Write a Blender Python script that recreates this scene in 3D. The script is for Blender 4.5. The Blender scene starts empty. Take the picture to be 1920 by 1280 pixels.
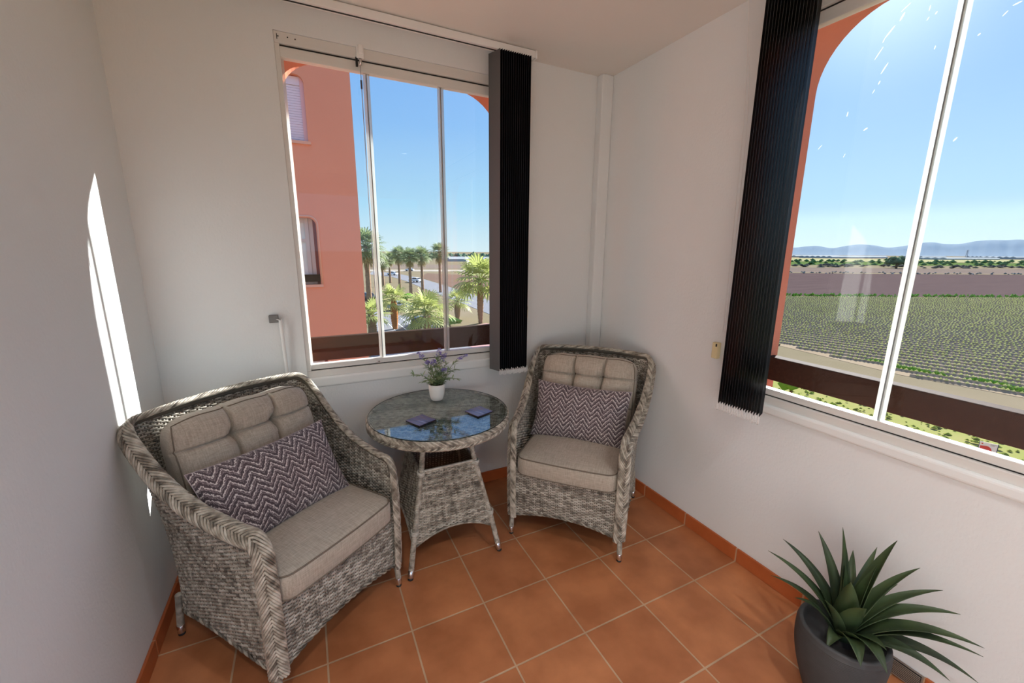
import bpy, math, random
import numpy as np
from mathutils import Matrix, Vector
random.seed(7)
rng = np.random.default_rng(11)
PI = math.pi
SC = bpy.context.scene
COL = SC.collection

# ------------------------------------------------------------------ camera
YAW, PIT, ROL = math.radians(26.36841699), math.radians(12.23555665), math.radians(0.45434185)
CAM = Vector((-1.92543452, -2.46555689, 1.5976118))
fw = Vector((math.sin(YAW)*math.cos(PIT), math.cos(YAW)*math.cos(PIT), -math.sin(PIT)))
rt = Vector((math.cos(YAW), -math.sin(YAW), 0)); up = rt.cross(fw)
rt2 = rt*math.cos(ROL)+up*math.sin(ROL); up2 = -rt*math.sin(ROL)+up*math.cos(ROL)
cam_d = bpy.data.cameras.new('camera'); cam = bpy.data.objects.new('camera', cam_d); COL.objects.link(cam)
cam_d.sensor_width = 36; cam_d.sensor_fit = 'HORIZONTAL'; cam_d.lens = 14.5138
cam_d.clip_start = 0.03; cam_d.clip_end = 30000
M = Matrix.Identity(4)
for i in range(3):
    M[i][0] = rt2[i]; M[i][1] = up2[i]; M[i][2] = -fw[i]; M[i][3] = CAM[i]
cam.matrix_world = M
SC.camera = cam

# ------------------------------------------------------------------ view, light
vs = SC.view_settings
vs.view_transform = 'Standard'; vs.look = 'None'; vs.gamma = 1; vs.use_curve_mapping = False
vs.exposure = 0.28
SC.cycles.diffuse_bounces = 8; SC.cycles.max_bounces = 16; SC.cycles.transparent_max_bounces = 24
SC.cycles.glossy_bounces = 4
SC.cycles.use_denoising = True
SC.cycles.sample_clamp_indirect = 6
SUN_AZ, SUN_EL = math.radians(25), math.radians(24.8)
SUN = Vector((math.cos(SUN_EL)*math.cos(SUN_AZ), math.cos(SUN_EL)*math.sin(SUN_AZ), math.sin(SUN_EL)))
sd = bpy.data.lights.new('sun', 'SUN'); sd.energy = 15.0; sd.angle = math.radians(0.53); sd.color = (1.0, .985, .95)
so = bpy.data.objects.new('sun', sd); COL.objects.link(so)
so.rotation_euler = SUN.to_track_quat('Z', 'Y').to_euler(); so.location = (20, 10, 12)

W = bpy.data.worlds.new('sky'); SC.world = W; W.use_nodes = True
nt = W.node_tree; nt.nodes.clear()
def N(t, ty, **kw):
    n = t.nodes.new(ty)
    for k, v in kw.items():
        if k.startswith('_'): setattr(n, k[1:], v)
        else: n.inputs[k].default_value = v
    return n
tc = N(nt, 'ShaderNodeTexCoord'); sep = N(nt, 'ShaderNodeSeparateXYZ'); nt.links.new(tc.outputs['Generated'], sep.inputs[0])
ramp = N(nt, 'ShaderNodeValToRGB'); nt.links.new(sep.outputs['Z'], ramp.inputs[0])
cr = ramp.color_ramp; cr.elements[0].position = 0.0; cr.elements[0].color = (.74, .93, 1.0, 1)
cr.elements[1].position = 1.0; cr.elements[1].color = (.42, .60, .95, 1)
for p_, c_ in ((.10, (.45, .77, 1.0, 1)), (.26, (.27, .57, 1.0, 1)), (.42, (.20, .47, .98, 1)), (.62, (.26, .48, .95, 1))):
    e = cr.elements.new(p_); e.color = c_
dot = N(nt, 'ShaderNodeVectorMath', _operation='DOT_PRODUCT'); nt.links.new(tc.outputs['Generated'], dot.inputs[0]); dot.inputs[1].default_value = SUN
mx = N(nt, 'ShaderNodeMath', _operation='MAXIMUM'); nt.links.new(dot.outputs['Value'], mx.inputs[0]); mx.inputs[1].default_value = 0
def glow(pw, sc):
    a = N(nt, 'ShaderNodeMath', _operation='POWER'); nt.links.new(mx.outputs[0], a.inputs[0]); a.inputs[1].default_value = pw
    b = N(nt, 'ShaderNodeMath', _operation='MULTIPLY'); nt.links.new(a.outputs[0], b.inputs[0]); b.inputs[1].default_value = sc
    return b
g1, g2 = glow(5, .20), glow(160, .5)
ad = N(nt, 'ShaderNodeMath', _operation='ADD'); nt.links.new(g1.outputs[0], ad.inputs[0]); nt.links.new(g2.outputs[0], ad.inputs[1])
mixs = N(nt, 'ShaderNodeMix', _data_type='RGBA', _blend_type='ADD'); mixs.inputs['Factor'].default_value = 1
nt.links.new(ramp.outputs[0], mixs.inputs['A']); nt.links.new(ad.outputs[0], mixs.inputs['B'])
bg = N(nt, 'ShaderNodeBackground'); bg.inputs['Strength'].default_value = 0.79
nt.links.new(mixs.outputs['Result'], bg.inputs['Color'])
wo = N(nt, 'ShaderNodeOutputWorld'); nt.links.new(bg.outputs[0], wo.inputs[0])

# ------------------------------------------------------------------ helpers
def tag(o, label=None, cat=None, group=None, kind=None):
    if label: o['label'] = label
    if cat: o['category'] = cat
    if group: o['group'] = group
    if kind: o['kind'] = kind
    return o
def thing(name, label, cat, loc=(0, 0, 0), rz=0, group=None):
    o = bpy.data.objects.new(name, None); COL.objects.link(o); o.empty_display_size = .1
    o.location = loc; o.rotation_euler = (0, 0, rz)
    return tag(o, label, cat, group)
def dup(root, **kw):
    r = root.copy(); COL.objects.link(r)
    for ch in list(root.children):
        c = ch.copy(); COL.objects.link(c); c.parent = r; c.matrix_parent_inverse = ch.matrix_parent_inverse.copy()
        for g in list(ch.children):
            d = g.copy(); COL.objects.link(d); d.parent = c
    for k, v in kw.items():
        if k in ('label', 'group', 'category'): r[k] = v
        else: setattr(r, k, v)
    return r

class MB:
    def __init__(s): s.v = []; s.f = []; s.n = 0
    def add(s, verts, faces):
        verts = np.asarray(verts, float).reshape(-1, 3); s.v.append(verts)
        for f in faces: s.f.append(tuple(int(i)+s.n for i in f))
        s.n += len(verts); return s
    def box(s, x0, x1, y0, y1, z0, z1):
        v = [(x, y, z) for z in (z0, z1) for y in (y0, y1) for x in (x0, x1)]
        return s.add(v, [(0, 2, 3, 1), (4, 5, 7, 6), (0, 1, 5, 4), (2, 6, 7, 3), (0, 4, 6, 2), (1, 3, 7, 5)])
    def grid(s, P, closed_u=False, flip=False):
        P = np.asarray(P, float); nu, nv = P.shape[:2]; F = []
        for i in range(nu if closed_u else nu-1):
            i2 = (i+1) % nu
            for j in range(nv-1):
                q = (i*nv+j, i2*nv+j, i2*nv+j+1, i*nv+j+1)
                F.append(q[::-1] if flip else q)
        return s.add(P.reshape(-1, 3), F)
    def tube(s, path, rad, sides=6, closed=False, caps=True):
        P = np.asarray(path, float); n = len(P)
        if np.isscalar(rad): rad = np.full(n, rad)
        T = np.gradient(P, axis=0)
        if closed: T = np.roll(P, -1, 0)-np.roll(P, 1, 0)
        T /= np.linalg.norm(T, axis=1)[:, None]+1e-12
        a = np.array([0, 0, 1.]) if abs(T[0][2]) < .9 else np.array([1., 0, 0])
        U = np.empty_like(P); u = np.cross(a, T[0]); u /= np.linalg.norm(u)
        for i in range(n):
            u = u-T[i]*(u@T[i]); u /= np.linalg.norm(u)+1e-12; U[i] = u
        V = np.cross(T, U)
        th = np.arange(sides)/sides*2*PI
        R = P[:, None]+(U[:, None]*np.cos(th)[None, :, None]+V[:, None]*np.sin(th)[None, :, None])*np.asarray(rad)[:, None, None]
        F = []
        for i in range(n if closed else n-1):
            b = (i+1) % n
            for j in range(sides):
                k = (j+1) % sides; F.append((i*sides+j, i*sides+k, b*sides+k, b*sides+j))
        if caps and not closed:
            F.append(tuple(range(sides))[::-1]); F.append(tuple((n-1)*sides+j for j in range(sides)))
        return s.add(R.reshape(-1, 3), F)
    def lathe(s, prof, base=(0, 0, 0), top=(0, 0, 1), seg=24):
        # prof: (r, t) with t along unit axis base->top (in length units)
        b = np.array(base, float); ax = np.array(top, float)-b; ax /= np.linalg.norm(ax)
        a = np.array([1., 0, 0]) if abs(ax[0]) < .9 else np.array([0, 1., 0])
        u = np.cross(ax, a); u /= np.linalg.norm(u); v = np.cross(ax, u)
        th = np.arange(seg)/seg*2*PI
        P = np.array([[b+ax*t+(u*math.cos(q)+v*math.sin(q))*r for (r, t) in prof] for q in th])
        return s.grid(P, closed_u=True)
    def build(s, name, mat, parent=None, smooth=True, uv=None):
        me = bpy.data.meshes.new(name)
        V = np.concatenate(s.v) if s.v else np.zeros((0, 3))
        me.from_pydata(V.tolist(), [], s.f); me.update()
        if smooth: me.polygons.foreach_set('use_smooth', np.ones(len(me.polygons), bool))
        if mat: me.materials.append(mat)
        o = bpy.data.objects.new(name, me); COL.objects.link(o)
        if parent: o.parent = parent
        return o
def flat(o):
    o.data.polygons.foreach_set('use_smooth', np.zeros(len(o.data.polygons), bool)); return o
def bevel(o, w=.004, seg=2, ang=40):
    m = o.modifiers.new('bevel', 'BEVEL'); m.width = w; m.segments = seg; m.limit_method = 'ANGLE'; m.angle_limit = math.radians(ang); return o
def catmull(P, n):
    P = np.asarray(P, float); Q = np.vstack([2*P[0]-P[1], P, 2*P[-1]-P[-2]])
    out = []; k = len(P)-1
    for t in np.linspace(0, k-1e-9, n):
        i = int(t); u = t-i; a, b, c, d = Q[i:i+4]
        out.append(.5*((2*b)+(-a+c)*u+(2*a-5*b+4*c-d)*u*u+(-a+3*b-3*c+d)*u**3))
    return np.array(out)
def resample(P, n):
    P = np.asarray(P, float); d = np.r_[0, np.cumsum(np.linalg.norm(np.diff(P, axis=0), axis=1))]
    t = np.linspace(0, d[-1], n); return np.stack([np.interp(t, d, P[:, k]) for k in range(P.shape[1])], 1)

# ------------------------------------------------------------------ materials
def srgb(r, g, b):
    f = lambda c: (c/255/12.92) if c/255 <= .04045 else ((c/255+.055)/1.055)**2.4
    return (f(r), f(g), f(b), 1)
def mat(name, color, rough=.6, metal=0, spec=None, noise=None, bump=None, coord='Object', sheen=0, trans=0, coat=0):
    """noise=(scale, amount, colour2); bump=(scale, strength, distance)"""
    m = bpy.data.materials.new(name); m.use_nodes = True; t = m.node_tree
    b = t.nodes['Principled BSDF']; b.inputs['Base Color'].default_value = color; b.inputs['Roughness'].default_value = rough
    b.inputs['Metallic'].default_value = metal
    if rough >= .9 and spec is None: spec = 0
    elif rough >= .85 and spec is None: spec = .12
    if spec is not None: b.inputs['Specular IOR Level'].default_value = spec
    if sheen: b.inputs['Sheen Weight'].default_value = sheen
    if trans: b.inputs['Transmission Weight'].default_value = trans
    if coat: b.inputs['Coat Weight'].default_value = coat
    c = N(t, 'ShaderNodeTexCoord')
    if noise:
        n = N(t, 'ShaderNodeTexNoise'); sc = noise[0]
        mp = N(t, 'ShaderNodeMapping'); mp.inputs['Scale'].default_value = sc if hasattr(sc, '__len__') else (sc, sc, sc)
        t.links.new(c.outputs[coord], mp.inputs[0]); t.links.new(mp.outputs[0], n.inputs['Vector'])
        n.inputs['Scale'].default_value = 1; n.inputs['Detail'].default_value = 6; n.inputs['Roughness'].default_value = .6
        r = N(t, 'ShaderNodeValToRGB'); r.color_ramp.elements[0].position = .5-noise[1]/2; r.color_ramp.elements[1].position = .5+noise[1]/2
        r.color_ramp.elements[0].color = color; r.color_ramp.elements[1].color = noise[2]
        t.links.new(n.outputs['Fac'], r.inputs[0]); t.links.new(r.outputs[0], b.inputs['Base Color'])
    if bump:
        n2 = N(t, 'ShaderNodeTexNoise'); sc = bump[0]
        mp2 = N(t, 'ShaderNodeMapping'); mp2.inputs['Scale'].default_value = sc if hasattr(sc, '__len__') else (sc, sc, sc)
        t.links.new(c.outputs[coord], mp2.inputs[0]); t.links.new(mp2.outputs[0], n2.inputs['Vector'])
        n2.inputs['Scale'].default_value = 1; n2.inputs['Detail'].default_value = 5
        bp = N(t, 'ShaderNodeBump'); bp.inputs['Strength'].default_value = bump[1]; bp.inputs['Distance'].default_value = bump[2]
        t.links.new(n2.outputs['Fac'], bp.inputs['Height']); t.links.new(bp.outputs[0], b.inputs['Normal'])
    return m
def glass_mat(name, tint=(1, 1, 1, 1), ior=1.5, rough=0.0, boost=1.0):
    m = bpy.data.materials.new(name); m.use_nodes = True; t = m.node_tree; t.nodes.clear()
    tr = N(t, 'ShaderNodeBsdfTransparent'); tr.inputs[0].default_value = tint
    gl = N(t, 'ShaderNodeBsdfGlossy'); gl.inputs['Roughness'].default_value = rough
    fr = N(t, 'ShaderNodeFresnel'); ge = N(t, 'ShaderNodeNewGeometry')     # same reflectance from either side of the sheet
    io = N(t, 'ShaderNodeMix', _data_type='FLOAT'); t.links.new(ge.outputs['Backfacing'], io.inputs['Factor'])
    io.inputs['A'].default_value = ior; io.inputs['B'].default_value = 1/ior; t.links.new(io.outputs['Result'], fr.inputs['IOR'])
    mu = N(t, 'ShaderNodeMath', _operation='MULTIPLY', _use_clamp=True); mu.inputs[1].default_value = boost
    t.links.new(fr.outputs[0], mu.inputs[0])
    mi = N(t, 'ShaderNodeMixShader'); t.links.new(mu.outputs[0], mi.inputs[0]); t.links.new(tr.outputs[0], mi.inputs[1]); t.links.new(gl.outputs[0], mi.inputs[2])
    o = N(t, 'ShaderNodeOutputMaterial'); t.links.new(mi.outputs[0], o.inputs[0]); return m

WHITE_WALL = mat('white_stucco', srgb(232, 235, 235), .85, noise=((3, 3, 3), .8, srgb(229, 232, 232)), bump=((95, 95, 60), .35, .004))
CEIL = mat('ceiling_plaster', srgb(228, 225, 219), .9, bump=((60, 60, 60), .12, .003))
LEDGE = mat('ledge_plaster', srgb(235, 238, 237), .7, bump=((30, 30, 30), .12, .003))
ORANGE = mat('terracotta_render', srgb(212, 138, 114), .9, noise=((1.5, 1.5, 1.5), .7, srgb(203, 129, 106)), bump=((70, 70, 70), .3, .006))
WOOD = mat('dark_stained_wood', srgb(62, 45, 36), .8, spec=.06, noise=((3, 60, 60), .6, srgb(42, 29, 23)), bump=((4, 60, 60), .2, .002))
ALU = mat('white_aluminium', srgb(226, 225, 221), .35, metal=0, noise=((4, 4, 40), .8, srgb(218, 217, 212)))
BLACK = mat('black_gap', (.01, .01, .011, 1), .6)
CHROME = mat('chrome', (.75, .75, .76, 1), .18, metal=1)
RUBBER = mat('black_rubber', (.015, .015, .015, 1), .6)
GLASS = glass_mat('window_glass', (.985, .99, .99, 1), 1.42)
def seal_mat():
    m = bpy.data.materials.new('clear_plastic_seal'); m.use_nodes = True; t = m.node_tree; t.nodes.clear()
    tr = N(t, 'ShaderNodeBsdfTransparent'); tr.inputs[0].default_value = (.9, .92, .9, 1)
    tl = N(t, 'ShaderNodeBsdfTranslucent'); tl.inputs[0].default_value = (.85, .87, .83, 1)
    df = N(t, 'ShaderNodeBsdfDiffuse'); df.inputs[0].default_value = (.82, .83, .80, 1)
    a = N(t, 'ShaderNodeMixShader'); a.inputs[0].default_value = .5; t.links.new(tl.outputs[0], a.inputs[1]); t.links.new(df.outputs[0], a.inputs[2])
    b = N(t, 'ShaderNodeMixShader'); b.inputs[0].default_value = .45; t.links.new(tr.outputs[0], b.inputs[1]); t.links.new(a.outputs[0], b.inputs[2])
    o = N(t, 'ShaderNodeOutputMaterial'); t.links.new(b.outputs[0], o.inputs[0]); return m
SEAL = seal_mat()
def tile_mat(name='terracotta_floor_tiles', ox=0, oy=0):
    m = bpy.data.materials.new(name); m.use_nodes = True; t = m.node_tree; b = t.nodes['Principled BSDF']
    c = N(t, 'ShaderNodeTexCoord'); mp = N(t, 'ShaderNodeMapping'); t.links.new(c.outputs['Object'], mp.inputs[0])
    mp.inputs['Location'].default_value = (ox, oy, 0)
    br = N(t, 'ShaderNodeTexBrick', _offset=0.0, _squash=1.0); t.links.new(mp.outputs[0], br.inputs['Vector'])
    br.inputs['Scale'].default_value = 1; br.inputs['Brick Width'].default_value = .333; br.inputs['Row Height'].default_value = .333
    br.inputs['Mortar Size'].default_value = .0042; br.inputs['Mortar Smooth'].default_value = .3; br.inputs['Bias'].default_value = 0
    br.inputs['Color1'].default_value = srgb(192, 125, 82); br.inputs['Color2'].default_value = srgb(178, 113, 73)
    br.inputs['Mortar'].default_value = srgb(196, 164, 132)
    n = N(t, 'ShaderNodeTexNoise'); n.inputs['Scale'].default_value = 6; n.inputs['Detail'].default_value = 5; t.links.new(c.outputs['Object'], n.inputs['Vector'])
    r = N(t, 'ShaderNodeValToRGB'); r.color_ramp.elements[0].position = .36; r.color_ramp.elements[1].position = .66
    r.color_ramp.elements[0].color = (.80, .76, .72, 1); r.color_ramp.elements[1].color = (1.1, 1.12, 1.12, 1)
    t.links.new(n.outputs['Fac'], r.inputs[0])
    mu = N(t, 'ShaderNodeMix', _data_type='RGBA', _blend_type='MULTIPLY'); mu.inputs['Factor'].default_value = 1
    t.links.new(br.outputs['Color'], mu.inputs['A']); t.links.new(r.outputs[0], mu.inputs['B'])
    t.links.new(mu.outputs['Result'], b.inputs['Base Color'])
    b.inputs['Roughness'].default_value = .42; b.inputs['Specular IOR Level'].default_value = .35
    iv = N(t, 'ShaderNodeMath', _operation='SUBTRACT'); iv.inputs[0].default_value = 1; t.links.new(br.outputs['Fac'], iv.inputs[1])
    bp = N(t, 'ShaderNodeBump'); bp.inputs['Strength'].default_value = .5; bp.inputs['Distance'].default_value = .002
    t.links.new(iv.outputs[0], bp.inputs['Height']); t.links.new(bp.outputs[0], b.inputs['Normal'])
    return m
TILE = tile_mat(ox=.3155+.333*30, oy=.627+.333*60)
SKIRT_T = mat('terracotta_skirting', srgb(170, 88, 46), .35, noise=((7, 7, 7), .5, srgb(190, 104, 58)))
GROUT = mat('grout', srgb(192, 160, 128), .9)
def wicker_mat(name, light, mid, dark, rnd=.34):
    m = bpy.data.materials.new(name); m.use_nodes = True; t = m.node_tree; b = t.nodes['Principled BSDF']
    g = N(t, 'ShaderNodeNewGeometry'); c = N(t, 'ShaderNodeTexCoord')
    n = N(t, 'ShaderNodeTexNoise'); n.inputs['Scale'].default_value = 34; n.inputs['Detail'].default_value = 4; t.links.new(c.outputs['Object'], n.inputs['Vector'])
    a = N(t, 'ShaderNodeMath', _operation='MULTIPLY_ADD'); t.links.new(g.outputs['Random Per Island'], a.inputs[0]); a.inputs[1].default_value = rnd; a.inputs[2].default_value = -rnd/2
    s = N(t, 'ShaderNodeMath', _operation='ADD'); t.links.new(a.outputs[0], s.inputs[0]); t.links.new(n.outputs['Fac'], s.inputs[1])
    r = N(t, 'ShaderNodeValToRGB'); e = r.color_ramp.elements; e[0].position = .24; e[0].color = dark; e[1].position = .76; e[1].color = light
    k = e.new(.5); k.color = mid
    t.links.new(s.outputs[0], r.inputs[0]); t.links.new(r.outputs[0], b.inputs['Base Color']); b.inputs['Roughness'].default_value = .5
    return m
WICK = wicker_mat('grey_wicker', srgb(206, 202, 190), srgb(162, 156, 143), srgb(94, 87, 78))
WICKL = wicker_mat('pale_wicker', srgb(206, 200, 186), srgb(164, 156, 141), srgb(92, 84, 73), .36)
WICKB = mat('wicker_backing', srgb(98, 91, 80), .8)
def linen(name, a, b_):
    m = bpy.data.materials.new(name); m.use_nodes = True; t = m.node_tree; b = t.nodes['Principled BSDF']
    c = N(t, 'ShaderNodeTexCoord'); outs = []
    for sc in ((600, 40, 60), (40, 600, 600)):
        mp = N(t, 'ShaderNodeMapping'); mp.inputs['Scale'].default_value = sc; t.links.new(c.outputs['Object'], mp.inputs[0])
        n = N(t, 'ShaderNodeTexNoise'); n.inputs['Scale'].default_value = .45; n.inputs['Detail'].default_value = 3; t.links.new(mp.outputs[0], n.inputs['Vector']); outs.append(n)
    s = N(t, 'ShaderNodeMath', _operation='ADD'); t.links.new(outs[0].outputs['Fac'], s.inputs[0]); t.links.new(outs[1].outputs['Fac'], s.inputs[1])
    h = N(t, 'ShaderNodeMath', _operation='MULTIPLY'); t.links.new(s.outputs[0], h.inputs[0]); h.inputs[1].default_value = .5
    r = N(t, 'ShaderNodeValToRGB'); r.color_ramp.elements[0].position = .36; r.color_ramp.elements[1].position = .64
    r.color_ramp.elements[0].color = a; r.color_ramp.elements[1].color = b_
    t.links.new(h.outputs[0], r.inputs[0]); t.links.new(r.outputs[0], b.inputs['Base Color']); b.inputs['Roughness'].default_value = .9
    bp = N(t, 'ShaderNodeBump'); bp.inputs['Strength'].default_value = .25; bp.inputs['Distance'].default_value = .001
    t.links.new(h.outputs[0], bp.inputs['Height']); t.links.new(bp.outputs[0], b.inputs['Normal']); b.inputs['Sheen Weight'].default_value = .15
    return m
LINEN = linen('taupe_linen', srgb(160, 150, 135), srgb(190, 181, 166))
PIPING = mat('piping_fabric', srgb(122, 112, 100), .9)
BUTTON_T = mat('button_thread', srgb(96, 86, 74), .9)
def zig_mat():
    m = bpy.data.materials.new('zigzag_chenille'); m.use_nodes = True; t = m.node_tree; b = t.nodes['Principled BSDF']
    c = N(t, 'ShaderNodeTexCoord'); sp = N(t, 'ShaderNodeSeparateXYZ'); t.links.new(c.outputs['Object'], sp.inputs[0])
    def mth(op, a, b2=None, cl=False):
        n = N(t, 'ShaderNodeMath', _operation=op, _use_clamp=cl)
        for i, q in enumerate((a, b2)):
            if q is None: continue
            if isinstance(q, (int, float)): n.inputs[i].default_value = q
            else: t.links.new(q, n.inputs[i])
        return n.outputs[0]
    nz = N(t, 'ShaderNodeTexNoise'); nz.inputs['Scale'].default_value = 130; nz.inputs['Detail'].default_value = 2; t.links.new(c.outputs['Object'], nz.inputs['Vector'])
    nl = N(t, 'ShaderNodeTexNoise'); nl.inputs['Scale'].default_value = 9; nl.inputs['Detail'].default_value = 1; t.links.new(c.outputs['Object'], nl.inputs['Vector'])
    x = mth('DIVIDE', sp.outputs['X'], .074)
    tri = mth('PINGPONG', mth('ADD', x, 20), .5)        # 0..0.5
    y = mth('ADD', mth('DIVIDE', sp.outputs['Z'], .0270), mth('MULTIPLY', tri, -3.2))
    y = mth('ADD', y, mth('MULTIPLY', mth('SUBTRACT', nz.outputs['Fac'], .5), .9))
    y = mth('ADD', y, mth('MULTIPLY', nl.outputs['Fac'], .5))
    fr = mth('FRACT', mth('ADD', y, 50))
    r = N(t, 'ShaderNodeValToRGB'); r.color_ramp.interpolation = 'LINEAR'; e = r.color_ramp.elements
    e[0].position = 0; e[0].color = srgb(74, 64, 68); e[1].position = 1; e[1].color = srgb(74, 64, 68)
    for p_, q in ((.28, (80, 68, 72)), (.35, (166, 154, 154)), (.43, (96, 84, 88)), (.60, (112, 98, 102)), (.68, (208, 200, 196)), (.80, (214, 206, 202)), (.86, (104, 90, 94))):
        k = e.new(p_); k.color = srgb(*q)
    t.links.new(fr, r.inputs[0]); t.links.new(r.outputs[0], b.inputs['Base Color']); b.inputs['Roughness'].default_value = .9; b.inputs['Sheen Weight'].default_value = .1
    bp = N(t, 'ShaderNodeBump'); bp.inputs['Strength'].default_value = .3; bp.inputs['Distance'].default_value = .002
    t.links.new(nz.outputs['Fac'], bp.inputs['Height']); t.links.new(bp.outputs[0], b.inputs['Normal'])
    return m
ZIG = zig_mat()
SLAT = mat('black_blind_fabric', srgb(10, 11, 15), .6, spec=.1)
SLATE = mat('blind_edge_highlight', srgb(36, 37, 46), .35)  # lighter than the slats: light caught on their edges, put in colour
SLATG = mat('charcoal_blind_fabric', srgb(86, 86, 86), .6)
WHITE_PL = mat('white_plastic', srgb(238, 238, 236), .35)
CREAM = mat('cream_plastic', srgb(228, 214, 168), .4)
CORD = mat('grey_cord', srgb(170, 172, 180), .6)

# ------------------------------------------------------------------ room shell
H = 2.73; XL = -2.60; YB = -4.6          # ceiling, left wall, rear wall
def struct(name, mb, m, parent=None, smooth=False):
    o = mb.build(name, m, parent, smooth=smooth)
    if parent is None: o['kind'] = 'structure'
    return o
def wall_open(mb, a0, a1, z0, z1, openings, d0, d1, axis):
    """wall in plane of coordinate a (x if axis='x' else y); thickness d0..d1; openings (a0,a1,z0,z1,r_left,r_right)"""
    br = {a0, a1}
    for o in openings:
        br |= {o[0], o[1]}
        for r, s in ((o[4], 0), (o[5], 1)):
            if r > 0:
                for k in range(13):
                    q = r*(1-math.cos(k/12*PI/2)); br.add(round(o[0]+q, 6) if s == 0 else round(o[1]-q, 6))
    br = sorted(br); br = [b for i, b in enumerate(br) if i == 0 or b-br[i-1] > 1e-5]
    def ztop(o, a):
        z = o[3]
        if o[4] > 0 and a < o[0]+o[4]: q = (o[0]+o[4]-a)/o[4]; z = o[3]-o[4]*(1-math.sqrt(max(0, 1-q*q)))
        if o[5] > 0 and a > o[1]-o[5]: q = (a-(o[1]-o[5]))/o[5]; z = o[3]-o[5]*(1-math.sqrt(max(0, 1-q*q)))
        return z
    for p, q in zip(br[:-1], br[1:]):
        mid = (p+q)/2; ops = sorted([o for o in openings if o[0] < mid < o[1]], key=lambda o: o[2])
        lo = (z0, z0)
        pcs = []
        for o in ops: pcs.append((lo, (o[2], o[2]))); lo = (ztop(o, p), ztop(o, q))
        pcs.append((lo, (z1, z1)))
        for (zl, zl2), (zh, zh2) in pcs:
            if zh-zl < 1e-6 and zh2-zl2 < 1e-6: continue
            pts = []
            for d in (d0, d1):
                for a, z in ((p, zl), (q, zl2), (q, zh2), (p, zh)): pts.append((a, d, z) if axis == 'x' else (d, a, z))
            F = [(0, 1, 2, 3), (7, 6, 5, 4), (0, 4, 5, 1), (3, 2, 6, 7), (0, 3, 7, 4), (1, 5, 6, 2)]
            mb.add(pts, F)
W1 = (-1.965, -.60, .84, 2.605)       # inner rectangular openings
W2 = (-4.30, -1.10, .84, 2.605)  # stretched on out of view to let in more sun
mb = MB(); wall_open(mb, XL-.25, .05, 0, H, [(W1[0], W1[1], W1[2]+.02, W1[3], 0, 0)], 0.0, .07, 'x'); struct('wall_back', mb, WHITE_WALL)
mb = MB(); wall_open(mb, XL-.25, .40, -8, 6, [(-1.965, -.615, .70, 2.635, .22, .32)], .07, .40, 'x'); struct('wall_back_outer', mb, ORANGE)
mb = MB(); wall_open(mb, YB, .0, 0, H, [(W2[0], W2[1], W2[2]+.02, W2[3], 0, 0)], 0.0, .07, 'y'); struct('wall_right', mb, WHITE_WALL)
mb = MB(); wall_open(mb, YB-.3, .07, -8, 6, [(-4.26, -1.115, .70, 2.66, .3, .3)], .07, .40, 'y'); struct('wall_right_outer', mb, ORANGE)
mb = MB(); wall_open(mb, YB, 0, 0, H, [], XL-.25, XL, 'y'); struct('wall_left', mb, WHITE_WALL)
mb = MB(); wall_open(mb, XL-.25, .4, -.2, H+.2, [(-2.5, -.1, 0, 2.45, 0, 0)], YB-.25, YB, 'x'); struct('wall_rear', mb, WHITE_WALL)  # unseen rear opening, made wide to let more daylight in
mb = MB().box(XL-.25, .07, YB-.25, .07, -.25, 0); struct('floor', mb, TILE)
mb = MB().box(XL-.25, .07, YB-.25, .07, H, H+.2); struct('ceiling', mb, CEIL)
mb = MB().box(-.092, 0, -.06, 0, 0, H); bevel(struct('trim_1', mb, WHITE_WALL), .008)
# upper storey slab and neighbour floors block sky from above (building mass)
# skirting tiles
def skirting(name, axis, a0, a1, d0, d1, joints):
    root = tag(thing(name, None, None), kind='structure')
    g = MB()
    dg = d0+(d1-d0)*.8
    (g.box(a0, a1, min(d0, dg), max(d0, dg), 0, .074) if axis == 'x' else g.box(min(d0, dg), max(d0, dg), a0, a1, 0, .074))
    struct('grout', g, GROUT, root)
    js = [a0]+[j for j in joints if a0 < j < a1]+[a1]; t = MB()
    for p, q in zip(js[:-1], js[1:]):
        p2, q2 = p+.0035, q-.0035
        if q2 <= p2: continue
        if axis == 'x': t.box(p2, q2, min(d0, d1), max(d0, d1), 0, .078)
        else: t.box(min(d0, d1), max(d0, d1), p2, q2, 0, .078)
    bevel(struct('skirting_tiles', t, SKIRT_T, root), .003)
jx = [-.3155-.333*k for k in range(-2, 9)][::-1]; jy = [-.627+.333*k for k in range(-13, 3)]
skirting('baseboard_back', 'x', XL, -.092, 0, -.012, jx)
skirting('baseboard_right', 'y', -1.925, -.06, 0, -.012, jy)
skirting('baseboard_left', 'y', YB, 0, XL, XL+.012, jy)
# sill ledges under the windows
mb = MB().box(W1[0]-.012, W1[1]+.01, -.012, .07, .845, .905); bevel(struct('trim_2', mb, LEDGE), .012, 3)
mb = MB().box(-.012, .07, W2[0]-.01, W2[1]+.01, .850, .897); bevel(struct('trim_3', mb, LEDGE), .012, 3)

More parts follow.
